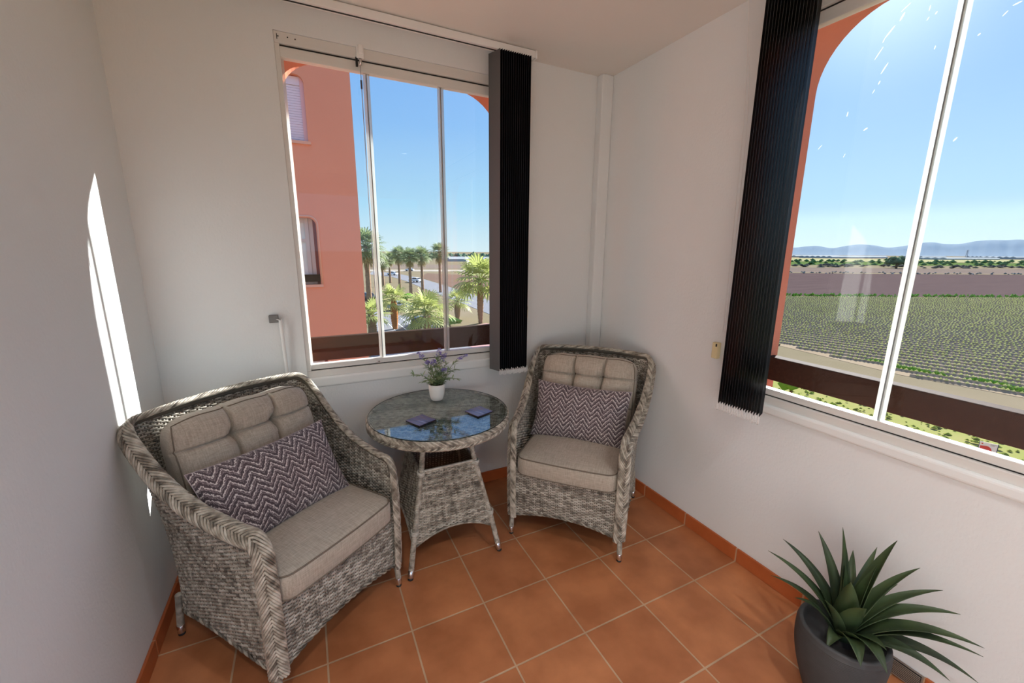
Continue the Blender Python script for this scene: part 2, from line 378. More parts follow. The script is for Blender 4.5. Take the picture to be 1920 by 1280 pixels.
# windows: frameless glass-curtain panels between aluminium tracks
def make_window(n, axis, a0, a1, zb, zt, mull, label=None):
    root = tag(thing('window_%d' % n, None, None), kind='structure')
    def bx(p, q, d0, d1, z0, z1):
        return MB().box(p, q, d0, d1, z0, z1) if axis == 'x' else MB().box(d0, d1, p, q, z0, z1)
    bevel(bx(a0, a1, .004, .066, zb, zb+.036).build('sill_track', ALU, root, smooth=False), .003)
    bevel(bx(a0+.004, a1-.004, .016, .054, zb+.041, zb+.071).build('bottom_profile', ALU, root, smooth=False), .003)
    bx(a0, a1, .02, .05, zb+.035, zb+.042).build('track_gap', BLACK, root, smooth=False)
    bevel(bx(a0, a1, .004, .066, zt-.05, zt).build('head_track', ALU, root, smooth=False), .003)
    bx(a0, a1, .02, .05, zt-.058, zt-.049).build('head_gap', BLACK, root, smooth=False)
    bevel(bx(a0+.012, a1-.012, .016, .054, zt-.105, zt-.057).build('top_profile', ALU, root, smooth=False), .003)
    edges = [a0+.01]+mull+[a1-.01]
    g0, g1 = zb+.066, zt-.10
    for p, q in zip(edges[:-1], edges[1:]):
        bx(p+.003, q-.003, .031, .039, g0, g1).build('pane', GLASS, root, smooth=False)
    for m_ in mull:
        for s in (-1, 1):
            bx(m_+s*.0025 if s > 0 else m_-.0155, m_+.0155 if s > 0 else m_-.0025, .026, .044, g0, g1).build('seal_strip', SEAL, root, smooth=False)
        bx(m_-.0022, m_+.0022, .028, .042, g0, g1).build('seal_gap', mat('seal_grey', srgb(120, 124, 126), .5) if 'seal_grey' not in bpy.data.materials else bpy.data.materials['seal_grey'], root, smooth=False)
    for e in (a0, a1-.022):
        bevel(bx(e, e+.022, .006, .03, zb+.036, zt-.05).build('side_profile', ALU, root, smooth=False), .002)
    for e in (a0+.002, a1-.034):
        bx(e, e+.032, .04, .062, zb+.036, zt-.05).build('side_seal', SEAL, root, smooth=False)
    return root
w1 = make_window(1, 'x', W1[0], W1[1], .904, 2.605, [-1.552, -1.152])
w2 = make_window(2, 'y', W2[0], W2[1], .896, 2.605, [-3.45, -2.60, -1.745])
# dried water marks on the right window panes
WM = bpy.data.materials.new('dried_water_marks'); WM.use_nodes = True; wt = WM.node_tree; wt.nodes.clear()
w_a = N(wt, 'ShaderNodeBsdfTransparent'); w_b = N(wt, 'ShaderNodeBsdfTranslucent'); w_b.inputs[0].default_value = (.95, .95, .95, 1); w_m = N(wt, 'ShaderNodeMixShader'); w_m.inputs[0].default_value = .22
wt.links.new(w_a.outputs[0], w_m.inputs[1]); wt.links.new(w_b.outputs[0], w_m.inputs[2]); w_o = N(wt, 'ShaderNodeOutputMaterial'); wt.links.new(w_m.outputs[0], w_o.inputs[0])
def on_glass(x, y, X=.0302):
    d = rt2*(x-960)/774.07-up2*(y-640)/774.07+fw; k = (X-CAM.x)/d.x; return np.array([X, CAM.y+d.y*k, CAM.z+d.z*k])
mb = MB()
for (xa, ya, xb, yb_, w_) in ((1690, 22, 1708, 5, .003), (1688, 38, 1696, 24, .006), (1659, 72, 1678, 48, .005), (1655, 80, 1659, 72, .003), (1640, 112, 1656, 88, .0035), (1652, 138, 1665, 118, .0045), (1647, 158, 1650, 152, .004), (1636, 175, 1640, 168, .0025), (1588, 218, 1590, 210, .004), (1620, 244, 1626, 240, .005), (1788, 264, 1794, 258, .005), (1534, 280, 1541, 272, .0025), (1738, 38, 1742, 32, .003), (1754, 26, 1757, 22, .004), (1742, 20, 1745, 10, .003), (1752, 92, 1754, 86, .003), (1834, 66, 1838, 63, .004), (1900, 10, 1916, 2, .004), (1880, 30, 1890, 20, .003), (1581, 295, 1585, 288, .002)):
    p, q = on_glass(xa, ya), on_glass(xb, yb_); d = q-p; L = np.linalg.norm(d); d /= L; n_ = np.array([0, -d[2], d[1]]); c = []
    for k in range(12):
        a_ = k/12*2*PI; c.append((p+q)/2+d*math.cos(a_)*(L/2+w_*.4)+n_*math.sin(a_)*w_*.5)
    mb.add(c, [tuple(range(12))])
mb.build('water_marks', WM, w2)
# end plate screws and slots on the head track
mb = MB()
for x, z in ((-1.905, 2.585), (-1.873, 2.583), (-1.945, 2.583)): mb.lathe([(0, 0), (.003, 0), (.003, .0015), (0, .0015)], (x, .004, z), (x, -1, z), 8)
mb.box(-1.952, -1.949, .0025, .005, 2.57, 2.593); mb.build('screws', BLACK, w1)
mb = MB(); mb.lathe([(0, 0), (.004, 0), (.004, .012), (0, .014)], (-1.585, .016, .957), (-1.585, -1, .957), 10); mb.box(-1.60, -1.575, .008, .016, .952, .96)
mb.build('latch', CHROME, w1)
# head latch with hanging pull cord
t = thing('pull_cord', 'white latch with a thin grey cord hanging from the head of the left window', 'cord', (-1.582, 0, 2.55))
mb = MB(); mb.box(-.018, .018, -.020, .004, .0, .052); mb.box(-.008, .014, -.028, -.018, .018, .06); bevel(mb.build('latch_body', WHITE_PL, t, smooth=False), .003)
MB().box(-.022, -.012, -.010, .004, -.035, .006).build('slot', BLACK, t, smooth=False)
mb = MB(); mb.tube([(0, -.014, .0), (0, -.014, -.03)], .007, 8); mb.build('pin', CHROME, t)
P = catmull([(-.002, -.014, -.03), (-.002, -.016, -.4), (.0, -.014, -.9), (.005, -.014, -1.28)], 16)
MB().tube(P, .0022, 6).build('cord', CORD, t)
MB().tube([(-.002, -.0145, -.10), (-.002, -.015, -.14)], .0048, 8).build('tassel', mat('dark_tassel', srgb(80, 84, 100), .5), t)

# wooden guard rails in the arched openings
for nm, ax, a0, a1, lab in (('guard_rail', 'x', -1.965, -.615, 'dark brown wooden guard board across the left arched opening'),
                            ('guard_rail', 'y', -4.26, -1.115, 'dark brown wooden guard board across the right arched opening over the field')):
    mb = MB()
    (mb.box(a0, a1, .30, .345, .922, 1.070) if ax == 'x' else mb.box(.30, .37, a0, a1, .925, 1.052))
    tag(bevel(mb.build(nm, WOOD, smooth=False), .006, 3), lab, 'railing')

# ------------------------------------------------------------------ vertical blinds
def blind(label, n, pitch, rail_len, loc, rz, rail_end, zt, zb, chain_x, first_grey=True, slat_y=(-.155, -.062), sx=1, shear=0.0):
    """local: slats stack along sx*x from 0, wall at y=0, room at -y"""
    t = thing('vertical_blind', label, 'blind', loc, rz)
    y0, y1 = slat_y; ym = (y0+y1)/2
    def bxx(p, q, *r): return MB().box(min(sx*p, sx*q), max(sx*p, sx*q), *r)
    bevel(bxx(-rail_len, rail_end, ym-.022, ym+.022, H-.004-.036, H-.004).build('headrail', WHITE_PL, t, smooth=False), .003)
    bxx(-rail_len+.01, rail_end-.03, ym-.004, ym+.004, H-.0425, H-.039).build('headrail_slot', BLACK, t, smooth=False)
    bevel(bxx(rail_end-.002, rail_end+.012, ym-.024, ym+.024, H-.044, H-.001).build('end_cap', WHITE_PL, t, smooth=False), .003)
    for i in range(n):
        x = i*pitch; mb = MB(); prof = []
        for k in range(9):
            s = k/8; prof.append((sx*(x+shear*s+.0035*math.sin(s*PI)), y0+(y1-y0)*s))
        zs = [zb, zb+.035, zb+.036, zt]; d = .0013*sx
        mb.grid([[(px, py, z) for z in zs] for px, py in prof])
        mb.grid([[(px+d, py, z) for z in zs] for px, py in prof], flip=True)
        for q in (0, 8): mb.grid([[(prof[q][0], prof[q][1], z) for z in zs], [(prof[q][0]+d, prof[q][1], z) for z in zs]], flip=True)
        nq = len(mb.f); s = mb.build('slat', SLATG if (i == 0 and first_grey) else SLAT, t)
        s.data.materials.append(SLATE)
        for p_ in list(s.data.polygons)[-6:]: p_.material_index = 1
        w = MB(); X = sx*x
        jz = .004*math.sin(i*2.3); zc_ = zb+jz
        w.tube([(X, y0-.0015, zc_+.016), (X+.004, y0-.005, zc_+.008), (X+.0045, y0-.005, zc_-.012), (X, y0-.003, zc_-.022), (X-.003, y0-.003, zc_-.010), (X-.002, y0-.003, zc_+.010)], .0021, 5)
        w.tube([(X+.003, y0-.004, zc_-.012), (X+sx*pitch*.5, y0-.007, zc_-.021), (X+sx*pitch, y0-.004, zc_-.006)], .0015, 5)
        w.build('bottom_clip', WHITE_PL, s)
    P = [(sx*chain_x, ym-.01, H-.04), (sx*(chain_x+.003), -.04, 2.3), (sx*(chain_x+.003), -.018, 1.9), (sx*(chain_x+.001), -.014, 1.20)]
    MB().tube(catmull(P, 24), .0014, 5).build('bead_chain', WHITE_PL, t)
    P = [(sx*(chain_x+.012), ym+.01, H-.04), (sx*(chain_x+.02), -.03, 2.2), (sx*(chain_x+.012), -.012, 1.20)]
    MB().tube(catmull(P, 24), .0012, 5).build('bead_chain', WHITE_PL, t)
    return t
b1 = blind('black vertical blind drawn aside at the right of the left window, grey outer slat', 15, .0138, 1.62, (-.866, 0, 0), 0, .235, H-.045, .848, .213, shear=-.030)
b2 = blind('tall black vertical blind gathered at the left edge of the right window', 17, .0130, 2.1, (0, -1.398, 0), -PI/2, .29, H-.045, .868, .32, False, (-.155, -.066), -1, .040)
# cord weights fixed on the walls
t = thing('chain_holder', 'small cream chain holder on the wall left of the tall right blind', 'holder', (0, -1.04, 1.055))
bevel(MB().box(-.026, 0, -.017, .017, 0, .085).build('body', CREAM, t, smooth=False), .003); MB().box(-.0275, -.0255, -.012, -.004, .065, .08).build('slot', BLACK, t, smooth=False)
t = thing('chain_holder', 'small cream chain holder on the back wall right of the left blind', 'holder', (-.598, 0, 1.16))
bevel(MB().box(-.006, .006, -.016, 0, 0, .085).build('body', CREAM, t, smooth=False), .003); MB().box(-.003, .003, -.018, -.015, .055, .075).build('slot', CHROME, t, smooth=False)
# wall bracket and rod left of the left window
t = thing('blind_rod', 'grey wall bracket holding a thin white rod left of the left window', 'bracket', (-2.09, 0, 1.25))
bevel(MB().box(-.026, .018, -.034, 0, -.020, .018).build('bracket', mat('grey_plastic', srgb(120, 121, 120), .5), t, smooth=False), .003)
MB().tube(catmull([(.024, -.034, -.01), (.026, -.03, -.03), (.03, -.02, -.3), (.036, -.012, -.62)], 12), .0085, 10).build('rod', WHITE_PL, t)
MB().tube([(.0, -.03, 0), (.024, -.034, -.008)], .003, 6).build('hook', WHITE_PL, t)

# two unseen fill lamps added in the ceiling to brighten the floor
dl_glass = bpy.data.materials.new('fill_lamp_lens'); dl_glass.use_nodes = True; dp = dl_glass.node_tree.nodes['Principled BSDF']
dp.inputs['Emission Color'].default_value = (1, .95, .88, 1); dp.inputs['Emission Strength'].default_value = 3
for x, y, lab in ((-2.05, -2.75, 'round recessed ceiling downlight nearer the left wall'), (-.75, -2.75, 'round recessed ceiling downlight nearer the right wall')):
    t = thing('ceiling_fill_lamp', lab, 'lamp', (x, y, H), 0, 'recessed downlights')
    mb = MB(); mb.lathe([(.036, 0), (.055, 0), (.056, .003), (.054, .006), (.040, .006), (.036, .002)], (0, 0, 0), (0, 0, -1), 32); mb.build('trim_ring', WHITE_PL, t)
    mb = MB(); mb.lathe([(0, .0012), (.036, .0012)], (0, 0, 0), (0, 0, -1), 24); mb.build('lens', dl_glass, t)
    ld = bpy.data.lights.new('fill_lamp', 'SPOT'); ld.energy = 48; ld.color = (1, 1, 1); ld.spot_size = math.radians(125); ld.spot_blend = .7; ld.shadow_soft_size = .035
    lo_ = bpy.data.objects.new('fill_lamp_beam', ld); COL.objects.link(lo_); lo_.parent = t; lo_.location = (0, 0, -.012)

# ------------------------------------------------------------------ wicker building blocks
def weave(mb, rows, stake_sp, amp=.003, rh=.0030, rz=.0040, par=0, seg=2, isl=(14, 40), sides=4):
    """rows: list of (points Nx3 dense, normals Nx3). strands weave in and out of stakes"""
    for j, (P, Nn) in enumerate(rows):
        P = np.asarray(P); Nn = np.asarray(Nn)
        if len(P) < 3: continue
        d = np.r_[0, np.cumsum(np.linalg.norm(np.diff(P, axis=0), axis=1))]; L = d[-1]
        if L < stake_sp: continue
        d0 = rows_off.get(id(rows), {}).get(j, 0)
        n = max(3, int(L/stake_sp*seg)+1); s = np.linspace(0, L, n)
        Q = np.stack([np.interp(s, d, P[:, k]) for k in range(3)], 1); Q_n = np.stack([np.interp(s, d, Nn[:, k]) for k in range(3)], 1)
        off = amp*np.cos((s+d0)/stake_sp*PI+(j+par)*PI); C = Q+Q_n*off[:, None]
        i = 0
        while i < n-1:
            m = min(n, i+random.randint(*isl)*seg//2+2)
            if n-m < 3: m = n
            strip(mb, C[i:m], Q_n[i:m], rh, rz, sides); i = m-1
rows_off = {}
def strip(mb, C, Nn, rh, rz, sides=4):
    T = np.gradient(C, axis=0); T /= np.linalg.norm(T, axis=1)[:, None]+1e-12
    B = np.cross(T, Nn); B /= np.linalg.norm(B, axis=1)[:, None]+1e-12
    th = (np.arange(sides)+.5)/sides*2*PI
    R = C[:, None]+Nn[:, None]*(np.cos(th)*rh*1.25)[None, :, None]+B[:, None]*(np.sin(th)*rz*1.25)[None, :, None]
    n = len(C); F = []
    for a in range(n-1):
        for j in range(sides):
            k = (j+1) % sides; F.append((a*sides+j, a*sides+k, (a+1)*sides+k, (a+1)*sides+j))
    mb.add(R.reshape(-1, 3), F)
def frames(P, ref):
    T = np.gradient(P, axis=0); T /= np.linalg.norm(T, axis=1)[:, None]+1e-12
    A = ref-T*np.sum(ref*T, 1)[:, None]; A /= np.linalg.norm(A, axis=1)[:, None]+1e-12
    return T, A, np.cross(T, A)
def braid(mb, P, ref, a, b, strands=14, pitch=.22, r=.0042, step=.0075, shift=0.):
    """flat herringbone plait along P; a = depth along ref, b = half width; strands run on top towards the middle, then dive under"""
    d = np.r_[0, np.cumsum(np.linalg.norm(np.diff(P, axis=0), axis=1))]; L = d[-1]; n = int(L/step); s = np.linspace(0, L, n)
    Q = np.stack([np.interp(s, d, P[:, k]) for k in range(3)], 1); Rf = np.stack([np.interp(s, d, ref[:, k]) for k in range(3)], 1)
    T, A, B = frames(Q, Rf)
    for k in range(strands):
        th = s/pitch*2*PI+k/strands*2*PI; sn = np.sin(th); dep = -np.sin(2*th)
        C = Q+B*(b*sn)[:, None]+A*(a*dep-.35*b*sn*sn+shift)[:, None]
        i = 0
        while i < n-1:
            m = min(n, i+random.randint(40, 120)); m = n if n-m < 4 else m
            mb.tube(C[i:m], r*random.uniform(.92, 1.08), 6, caps=False); i = m-1
def wrapped_leg(mbw, p0, p1, r=.0125, turn=.0062):
    L = np.linalg.norm(np.array(p1)-np.array(p0)); n = int(L/turn); pr = []
    for i in range(n):
        t = i*turn; pr += [(r-.0012, t), (r+.0012, t+turn*.35), (r+.0012, t+turn*.65)]
    mbw.lathe([(0, 0)]+pr+[(r-.001, L), (0, L)], p0, p1, 12)

# ------------------------------------------------------------------ armchair (local: +y forward, x across)
BASE = [(.300, .0), (.308, -.10), (.314, -.25), (.318, -.37), (.320, -.46), (.320, -.53), (.312, -.585), (.285, -.622), (.240, -.632), (.12, -.634), (0, -.635)]
RIM = [(.300, .012, .660), (.315, -.10, .668), (.336, -.25, .693), (.353, -.37, .738), (.366, -.47, .800), (.373, -.555, .868), (.370, -.622, .922), (.342, -.662, .950), (.28, -.672, .957), (.15, -.681, .963), (0, -.684, .965)]
NS = 181
def mirror(L): return np.array(L+[(-p[0],)+tuple(p[1:]) for p in L[::-1][1:]])
base_c = catmull(mirror([(p[0], p[1], 0) for p in BASE]), 600); rim_c = catmull(mirror(RIM), 600)
def ring_z(s):   # lower edge arches between the feet: s in 0..1 along the U
    a = .335
    if s < a: return .125+.040*math.sin(PI*s/a)
    if s > 1-a: return .125+.040*math.sin(PI*(1-s)/a)
    return .125+.035*math.sin(PI*(s-a)/(1-2*a))
S_ = np.linspace(0, 1, 600)
base_c[:, 2] = [ring_z(s) for s in S_]
def shell(si, v):
    v = np.asarray(v, float); e = np.clip(np.minimum(S_[si], 1-S_[si])/.12, 0, 1); w = v**2.2-.10*e*np.sin(PI*np.clip(v/.75, 0, 1))
    return base_c[si, 0]*(1-w)+rim_c[si, 0]*w, base_c[si, 1]*(1-w)+rim_c[si, 1]*w, base_c[si, 2]*(1-v)+rim_c[si, 2]*v
def outward(P):
    T = np.gradient(P, axis=0); n = np.stack([-T[:, 1], T[:, 0], np.zeros(len(T))], 1)*-1
    n /= np.linalg.norm(n, axis=1)[:, None]+1e-12
    return n
def make_chair(label, loc, rz):
    root = thing('wicker_armchair', label, 'armchair', loc, rz, None)
    mb = MB()
    idx = np.arange(600)
    z = .128; j = 0
    allP = []
    while z < .99:
        zb, zr = base_c[:, 2], rim_c[:, 2]; v = (z-zb)/(zr-zb); ok = (v >= 0) & (v <= 1)
        P = np.stack(shell(idx, np.clip(v, 0, 1)), 1)
        # contiguous runs
        i = 0
        while i < 600:
            if not ok[i]: i += 1; continue
            k = i
            while k+1 < 600 and ok[k+1]: k += 1
            if k-i > 8: allP.append((P[i:k+1], outward(P)[i:k+1], i, j))
            i = k+1
        z += .0078; j += 1
    # arclength reference so weave phases line up between rows
    ref = np.r_[0, np.cumsum(np.linalg.norm(np.diff(rim_c[:, :2], axis=0), axis=1))]
    SP = .021
    for P, Nn, i0, j in allP:
        n = max(3, int((ref[i0+len(P)-1]-ref[i0])/SP*2)); s = np.linspace(ref[i0], ref[i0+len(P)-1], n)
        rr_ = ref[i0:i0+len(P)]
        Q = np.stack([np.interp(s, rr_, P[:, k]) for k in range(3)], 1); Qn = np.stack([np.interp(s, rr_, Nn[:, k]) for k in range(3)], 1)
        C = Q+Qn*(.0036*np.cos(s/SP*PI+j*PI))[:, None]
        i = 0
        while i < n-1:
            m = min(n, i+random.randint(8, 34)); m = n if n-m < 3 else m
            strip(mb, C[i:m], Qn[i:m], .0026, .0046); i = m-1
    for k in range(int(ref[-1]/SP)+1):
        si = int(np.interp(k*SP, ref, idx)); vv = np.linspace(0.01, .99, 14)
        P = np.stack(shell(np.full(14, si), vv), 1); mb.tube(P, .0034, 5, caps=False)
    mb.build('woven_shell', WICK, root)
    # thin inner liner between the two faces of the weave
    ii = np.linspace(0, 599, 90).astype(int); vv = np.linspace(0, 1, 14)
    G = np.array([[shell(i, v) for v in vv] for i in ii]); nn = outward(G[:, 5])
    b = MB(); b.grid(G+nn[:, None]*.0012); b.grid(G-nn[:, None]*.0012, flip=True); b.build('shell_liner', WICKB, root)
    # front apron
    a = MB(); z = .13; j = 0
    while z < .43:
        hw = .292; zc = lambda x: .132+.045*(1-(x/hw)**2)
        xs = np.linspace(-hw, hw, 120); ok = zc(xs) < z
        runs = [xs] if ok.all() else [xs[(xs < 0) & ok], xs[(xs > 0) & ok]]
        for r_ in runs:
            if len(r_) < 6: continue
            n = max(3, int((r_[-1]-r_[0])/SP*2)); x = np.linspace(r_[0], r_[-1], n)
            C = np.stack([x, .006+.0036*np.cos(x/SP*PI+j*PI), np.full(n, z)], 1); Nf = np.tile([0, 1., 0], (n, 1)); i = 0
            while i < n-1:
                m = min(n, i+random.randint(6, 26)); m = n if n-m < 3 else m
                strip(a, C[i:m], Nf[i:m], .0026, .0046); i = m-1
        z += .0078; j += 1
    for k in range(-13, 14):
        x = k*SP; a.tube([(x, .006, .132+.045*(1-(x/.292)**2)), (x, .006, .43)], .0034, 5, caps=False)
    a.build('front_apron', WICK, root)
    b = MB(); xs = np.linspace(-.29, .29, 24); b.grid([[(x, .005, .136+.045*(1-(x/.292)**2)), (x, .005, .43)] for x in xs]); b.grid([[(x, .007, .136+.045*(1-(x/.292)**2)), (x, .007, .43)] for x in xs], flip=True)
    b.build('apron_liner', WICKB, root)
    # bottom rope
    rp = MB(); cl = np.vstack([base_c[::6], [[x, .006, .130+.045*(1-(x/.292)**2)] for x in np.linspace(-.29, .29, 40)]])
    for k in range(3):
        L = np.r_[0, np.cumsum(np.linalg.norm(np.diff(cl, axis=0), axis=1))]; s = np.linspace(0, L[-1], 420)
        Q = np.stack([np.interp(s, L, cl[:, q]) for q in range(3)], 1); ph = s/.09*2*PI+k*2*PI/3
        T, A, B = frames(Q, np.tile([0, 0, 1.], (len(Q), 1)))
        rp.tube(Q+A*(.006*np.cos(ph))[:, None]+B*(.006*np.sin(ph))[:, None], .0048, 5, caps=False)
    rp.build('bottom_rope', WICKL, root)
    # braided rim from the front foot up the post, over the arms and back
    br_ = MB()
    post = lambda sgn: np.array([[sgn*(.300+.002*math.sin(q*PI)), .010+.006*math.sin(q*PI), .125+(.655-.125)*q] for q in np.linspace(0, 1, 30)])
    top = rim_c.copy(); top[:, 2] += .004
    path = np.vstack([post(1)[:-1], top[6:-6], post(-1)[::-1][1:]])
    for _ in range(4): path[1:-1] = (path[:-2]+path[1:-1]*2+path[2:])/4
    refs = np.zeros_like(path); T = np.gradient(path, axis=0)
    for i, p in enumerate(path):
        if p[1] > -.01 and p[2] < .655: refs[i] = (0.75*np.sign(p[0]), 1, 0)
        else:
            o_ = np.array([p[0], (p[1]+.30)*(1.0 if p[1] < -.3 else .2), 0]); o_ /= np.linalg.norm(o_)+1e-9; refs[i] = (.75*o_[0], .75*o_[1], .8)
    for _ in range(12): refs[1:-1] = (refs[:-2]+refs[1:-1]+refs[2:])/3
    braid(br_, path, refs, .0085, .031, strands=16, pitch=.25, r=.0046, shift=.010)
    br_.build('braided_rim', WICKL, root)
    # core of the rim so it reads solid
    c = MB(); c.tube(path[::4], .014, 8); c.build('rim_core', WICKB, root)
    # seat deck
    MB().box(-.285, .285, -.60, -.004, .385, .400).build('seat_deck', WICKB, root, smooth=False)
    # legs
    for (x, y, x2, y2) in ((.300, .0, .306, .004), (-.300, .0, -.306, .004), (.312, -.615, .320, -.630), (-.312, -.615, -.320, -.630)):
        lg = MB(); wrapped_leg(lg, (x2*.998, y2, .045), (x, y, .20)); lo = lg.build('leg', WICKL, root)
        ft = MB(); ft.lathe([(0, .010), (.0125, .010), (.0142, .014), (.0142, .046), (.0125, .048), (0, .048)], (x2, y2, 0), (x2, y2, 1), 16); ft.build('ferrule', CHROME, lo)
        ft = MB(); ft.lathe([(0, 0), (.0115, 0), (.0128, .003), (.0128, .010), (0, .0101)], (x2, y2, 0), (x2, y2, 1), 16); ft.build('foot', RUBBER, lo)
    # seat cushion
    def outline(w, y0, y1, r, n=10, bow=.0):
        pts = []
        for cx_, cy_, a0 in ((w-r, y1-r, 0), (-w+r, y1-r, PI/2), (-w+r, y0+r, PI), (w-r, y0+r, 3*PI/2)):
            for k in range(n+1):
                q = a0+k/n*PI/2; pts.append((cx_+r*math.cos(q), cy_+r*math.sin(q)))
        P = np.array(pts+[pts[0]]); P = resample(P, 121)[:-1]
        P[:, 1] += np.where(P[:, 1] > (y0+y1)/2, bow*(1-(P[:, 0]/w)**2), 0)
        return P
    O = outline(.272, -.56, .040, .05, bow=.012); ctr = np.array([0, -.26])
    zt_, zb_ = .505, .402; rings = []
    for q, z in [(0.02, .024), (.25, .022), (.5, .018), (.75, .011), (.9, .004), (.965, -.001)]: rings.append((q, zt_+z))
    rings += [(.988, zt_-.006), (1.0, zt_-.016), (1.004, (zt_+zb_)/2), (1.0, zb_+.012), (.985, zb_+.002), (.95, zb_), (.5, zb_), (.02, zb_)]
    G = np.array([[(*(ctr+(p-ctr)*q), z+.0022*math.sin(p[0]*31+q*9)*math.sin(p[1]*27)*(q < .95)) for q, z in rings] for p in O])
    cu = MB(); cu.grid(G, closed_u=True); co = cu.build('seat_cushion', LINEN, root)
    pp = MB()
    for zz, q in ((zt_-.003, .992), (zb_+.008, .998)): pp.tube(np.array([(*(ctr+(p-ctr)*q), zz) for p in O]), .0032, 6, closed=True)
    pp.build('piping', PIPING, co)
    # tufted back cushion
    nu, nv = 161, 121; us = np.sin(np.linspace(-1, 1, nu)*PI/2)*.5+np.linspace(-1, 1, nu)*.5; vs_ = np.sin(np.linspace(-1, 1, nv)*PI/2)*.5+np.linspace(-1, 1, nv)*.5
    Wd, Hh, D = .298, .232, .135
    def bx2(u, v):
        k = .10*(abs(u)**5)*(abs(v)**5)
        wave = 1+.012*math.cos(u*PI*3)*v**4
        return Wd*u*(1-k), Hh*v*(1-k)*wave
    def thick(u, v):
        e = (max(0, 1-abs(u)**5))**.42*(max(0, 1-abs(v)**5))**.42
        cr_ = 1.0
        for uu in (-.30, .27):
            lean = .08*(v-.1)*(1 if uu < 0 else -.1)
            cr_ -= .34*math.exp(-((u-uu+lean)/.017)**2)+.12*math.exp(-((u-uu+lean)/.12)**2)
        for vv in (.46, -.3): cr_ -= .20*math.exp(-((v-vv)/.018)**2)+.10*math.exp(-((v-vv)/.16)**2)
        for uu in (-.30, .27):
            for vv in (.46, -.3): cr_ -= .30*math.exp(-((u-uu)**2+((v-vv)*.74)**2)/.006)
        return D*(.16+.84*e)*max(.2, cr_) if e > .0 else 0
    tilt = math.radians(13); y0_, z0_ = -.620, .728
    def place(x, h, d):   # d towards front
        return (x, y0_+d*math.cos(tilt)-h*math.sin(tilt)+.075, z0_+h*math.cos(tilt)+d*math.sin(tilt))
    F_ = np.array([[place(*bx2(u, v), thick(u, v)*.93+.002) for v in vs_] for u in us])
    Bk = np.array([[place(*bx2(u, v), -.018*((1-u*u)*(1-v*v))**.3) for v in vs_] for u in us])
    cu = MB(); cu.grid(F_, flip=True); cu.grid(Bk)
    for a_, b_ in ((F_[0], Bk[0]), (F_[-1], Bk[-1]), (F_[:, 0], Bk[:, 0]), (F_[:, -1], Bk[:, -1])): cu.grid(np.stack([a_, b_]))
    bc = cu.build('back_cushion', LINEN, root)
    ed = []
    e_ = .955
    for q in np.linspace(-1, 1, 40)[:-1]: ed.append((q*e_, e_))
    for q in np.linspace(1, -1, 40)[:-1]: ed.append((e_, q*e_))
    for q in np.linspace(1, -1, 40)[:-1]: ed.append((q*e_, -e_))
    for q in np.linspace(-1, 1, 40)[:-1]: ed.append((-e_, q*e_))
    pp = MB(); pp.tube(np.array([place(*bx2(u, v), thick(u, v)*.93+.003) for u, v in ed]), .0028, 6, closed=True)
    pp.build('piping', PIPING, bc)
    for uu in (-.30, .27):
        for vv in (.46, -.3):
            x, h = bx2(uu, vv); c_ = np.array(place(x, h, thick(uu, vv)*.93+.002)); n_ = np.array([0, math.cos(tilt), math.sin(tilt)])
            bt = MB(); bt.lathe([(0, .004), (.005, .003), (.007, 0), (0, -.002)], c_, c_+n_, 10); bt.build('button', BUTTON_T, bc)
    return root
CH1 = ((-1.897, -.863, 0), math.radians(-53.457-90)); CH2 = ((-.772, -.796, 0), math.radians(-137.316-90))
chair1 = make_chair('grey wicker armchair on the left by the sunlit wall, nearest the camera', *CH1)
chair2 = dup(chair1, location=CH2[0], rotation_euler=(0, 0, CH2[1]), label='grey wicker armchair standing in the room corner right of the round table')
for c in (chair1, chair2): c['group'] = 'wicker armchairs'

# ------------------------------------------------------------------ zigzag pillows (local x width, z height, y depth)
def make_pillow(label, w=.282, h=.168, D=.085):
    nu, nv = 61, 45; us = np.sin(np.linspace(-1, 1, nu)*PI/2); vs_ = np.sin(np.linspace(-1, 1, nv)*PI/2)
    def xy(u, v): return w*u*(1-.055*(1-v*v)*abs(u)), h*v*(1-.075*(1-u*u)*abs(v))
    def th(u, v): return D*((1-u**2)**.55)*((1-v**2)**.55)*(1+.05*math.sin(u*7+v*3))+.002
    mb = MB()
    A = np.array([[(xy(u, v)[0], th(u, v), xy(u, v)[1]) for v in vs_] for u in us])
    B = np.array([[(xy(u, v)[0], -th(u, v)*.9, xy(u, v)[1]) for v in vs_] for u in us])
    mb.grid(A, flip=True); mb.grid(B)
    root = thing('throw_pillow', label, 'cushion')
    mb.build('cover', ZIG, root)
    ed = [(u, 1) for u in us[:-1]]+[(1, v) for v in vs_[::-1][:-1]]+[(u, -1) for u in us[::-1][:-1]]+[(-1, v) for v in vs_[:-1]]
    pp = MB(); pp.tube(np.array([(xy(u, v)[0], 0, xy(u, v)[1]) for u, v in ed]), .0028, 6, closed=True); pp.build('seam', mat('seam_fabric', srgb(168, 156, 158), .9) if 'seam_fabric' not in bpy.data.materials else bpy.data.materials['seam_fabric'], root)
    return root
def place_in_chair(o, ch, x, y, z, tilt, roll=0, yaw_=0):
    loc, rz = ch
    Mc = Matrix.Translation(loc) @ Matrix.Rotation(rz, 4, 'Z')
    Ml = Matrix.Translation((x, y, z)) @ Matrix.Rotation(yaw_, 4, 'Z') @ Matrix.Rotation(tilt, 4, 'X') @ Matrix.Rotation(roll, 4, 'Y')
    o.matrix_world = Mc @ Ml
p1 = make_pillow('dark zigzag lumbar pillow leaning in the left wicker armchair'); place_in_chair(p1, CH1, .035, -.297, .660, math.radians(28), math.radians(0))
p2 = make_pillow('zigzag lumbar pillow propped upright in the corner wicker armchair'); place_in_chair(p2, CH2, .003, -.335, .655, math.radians(22), math.radians(-1))
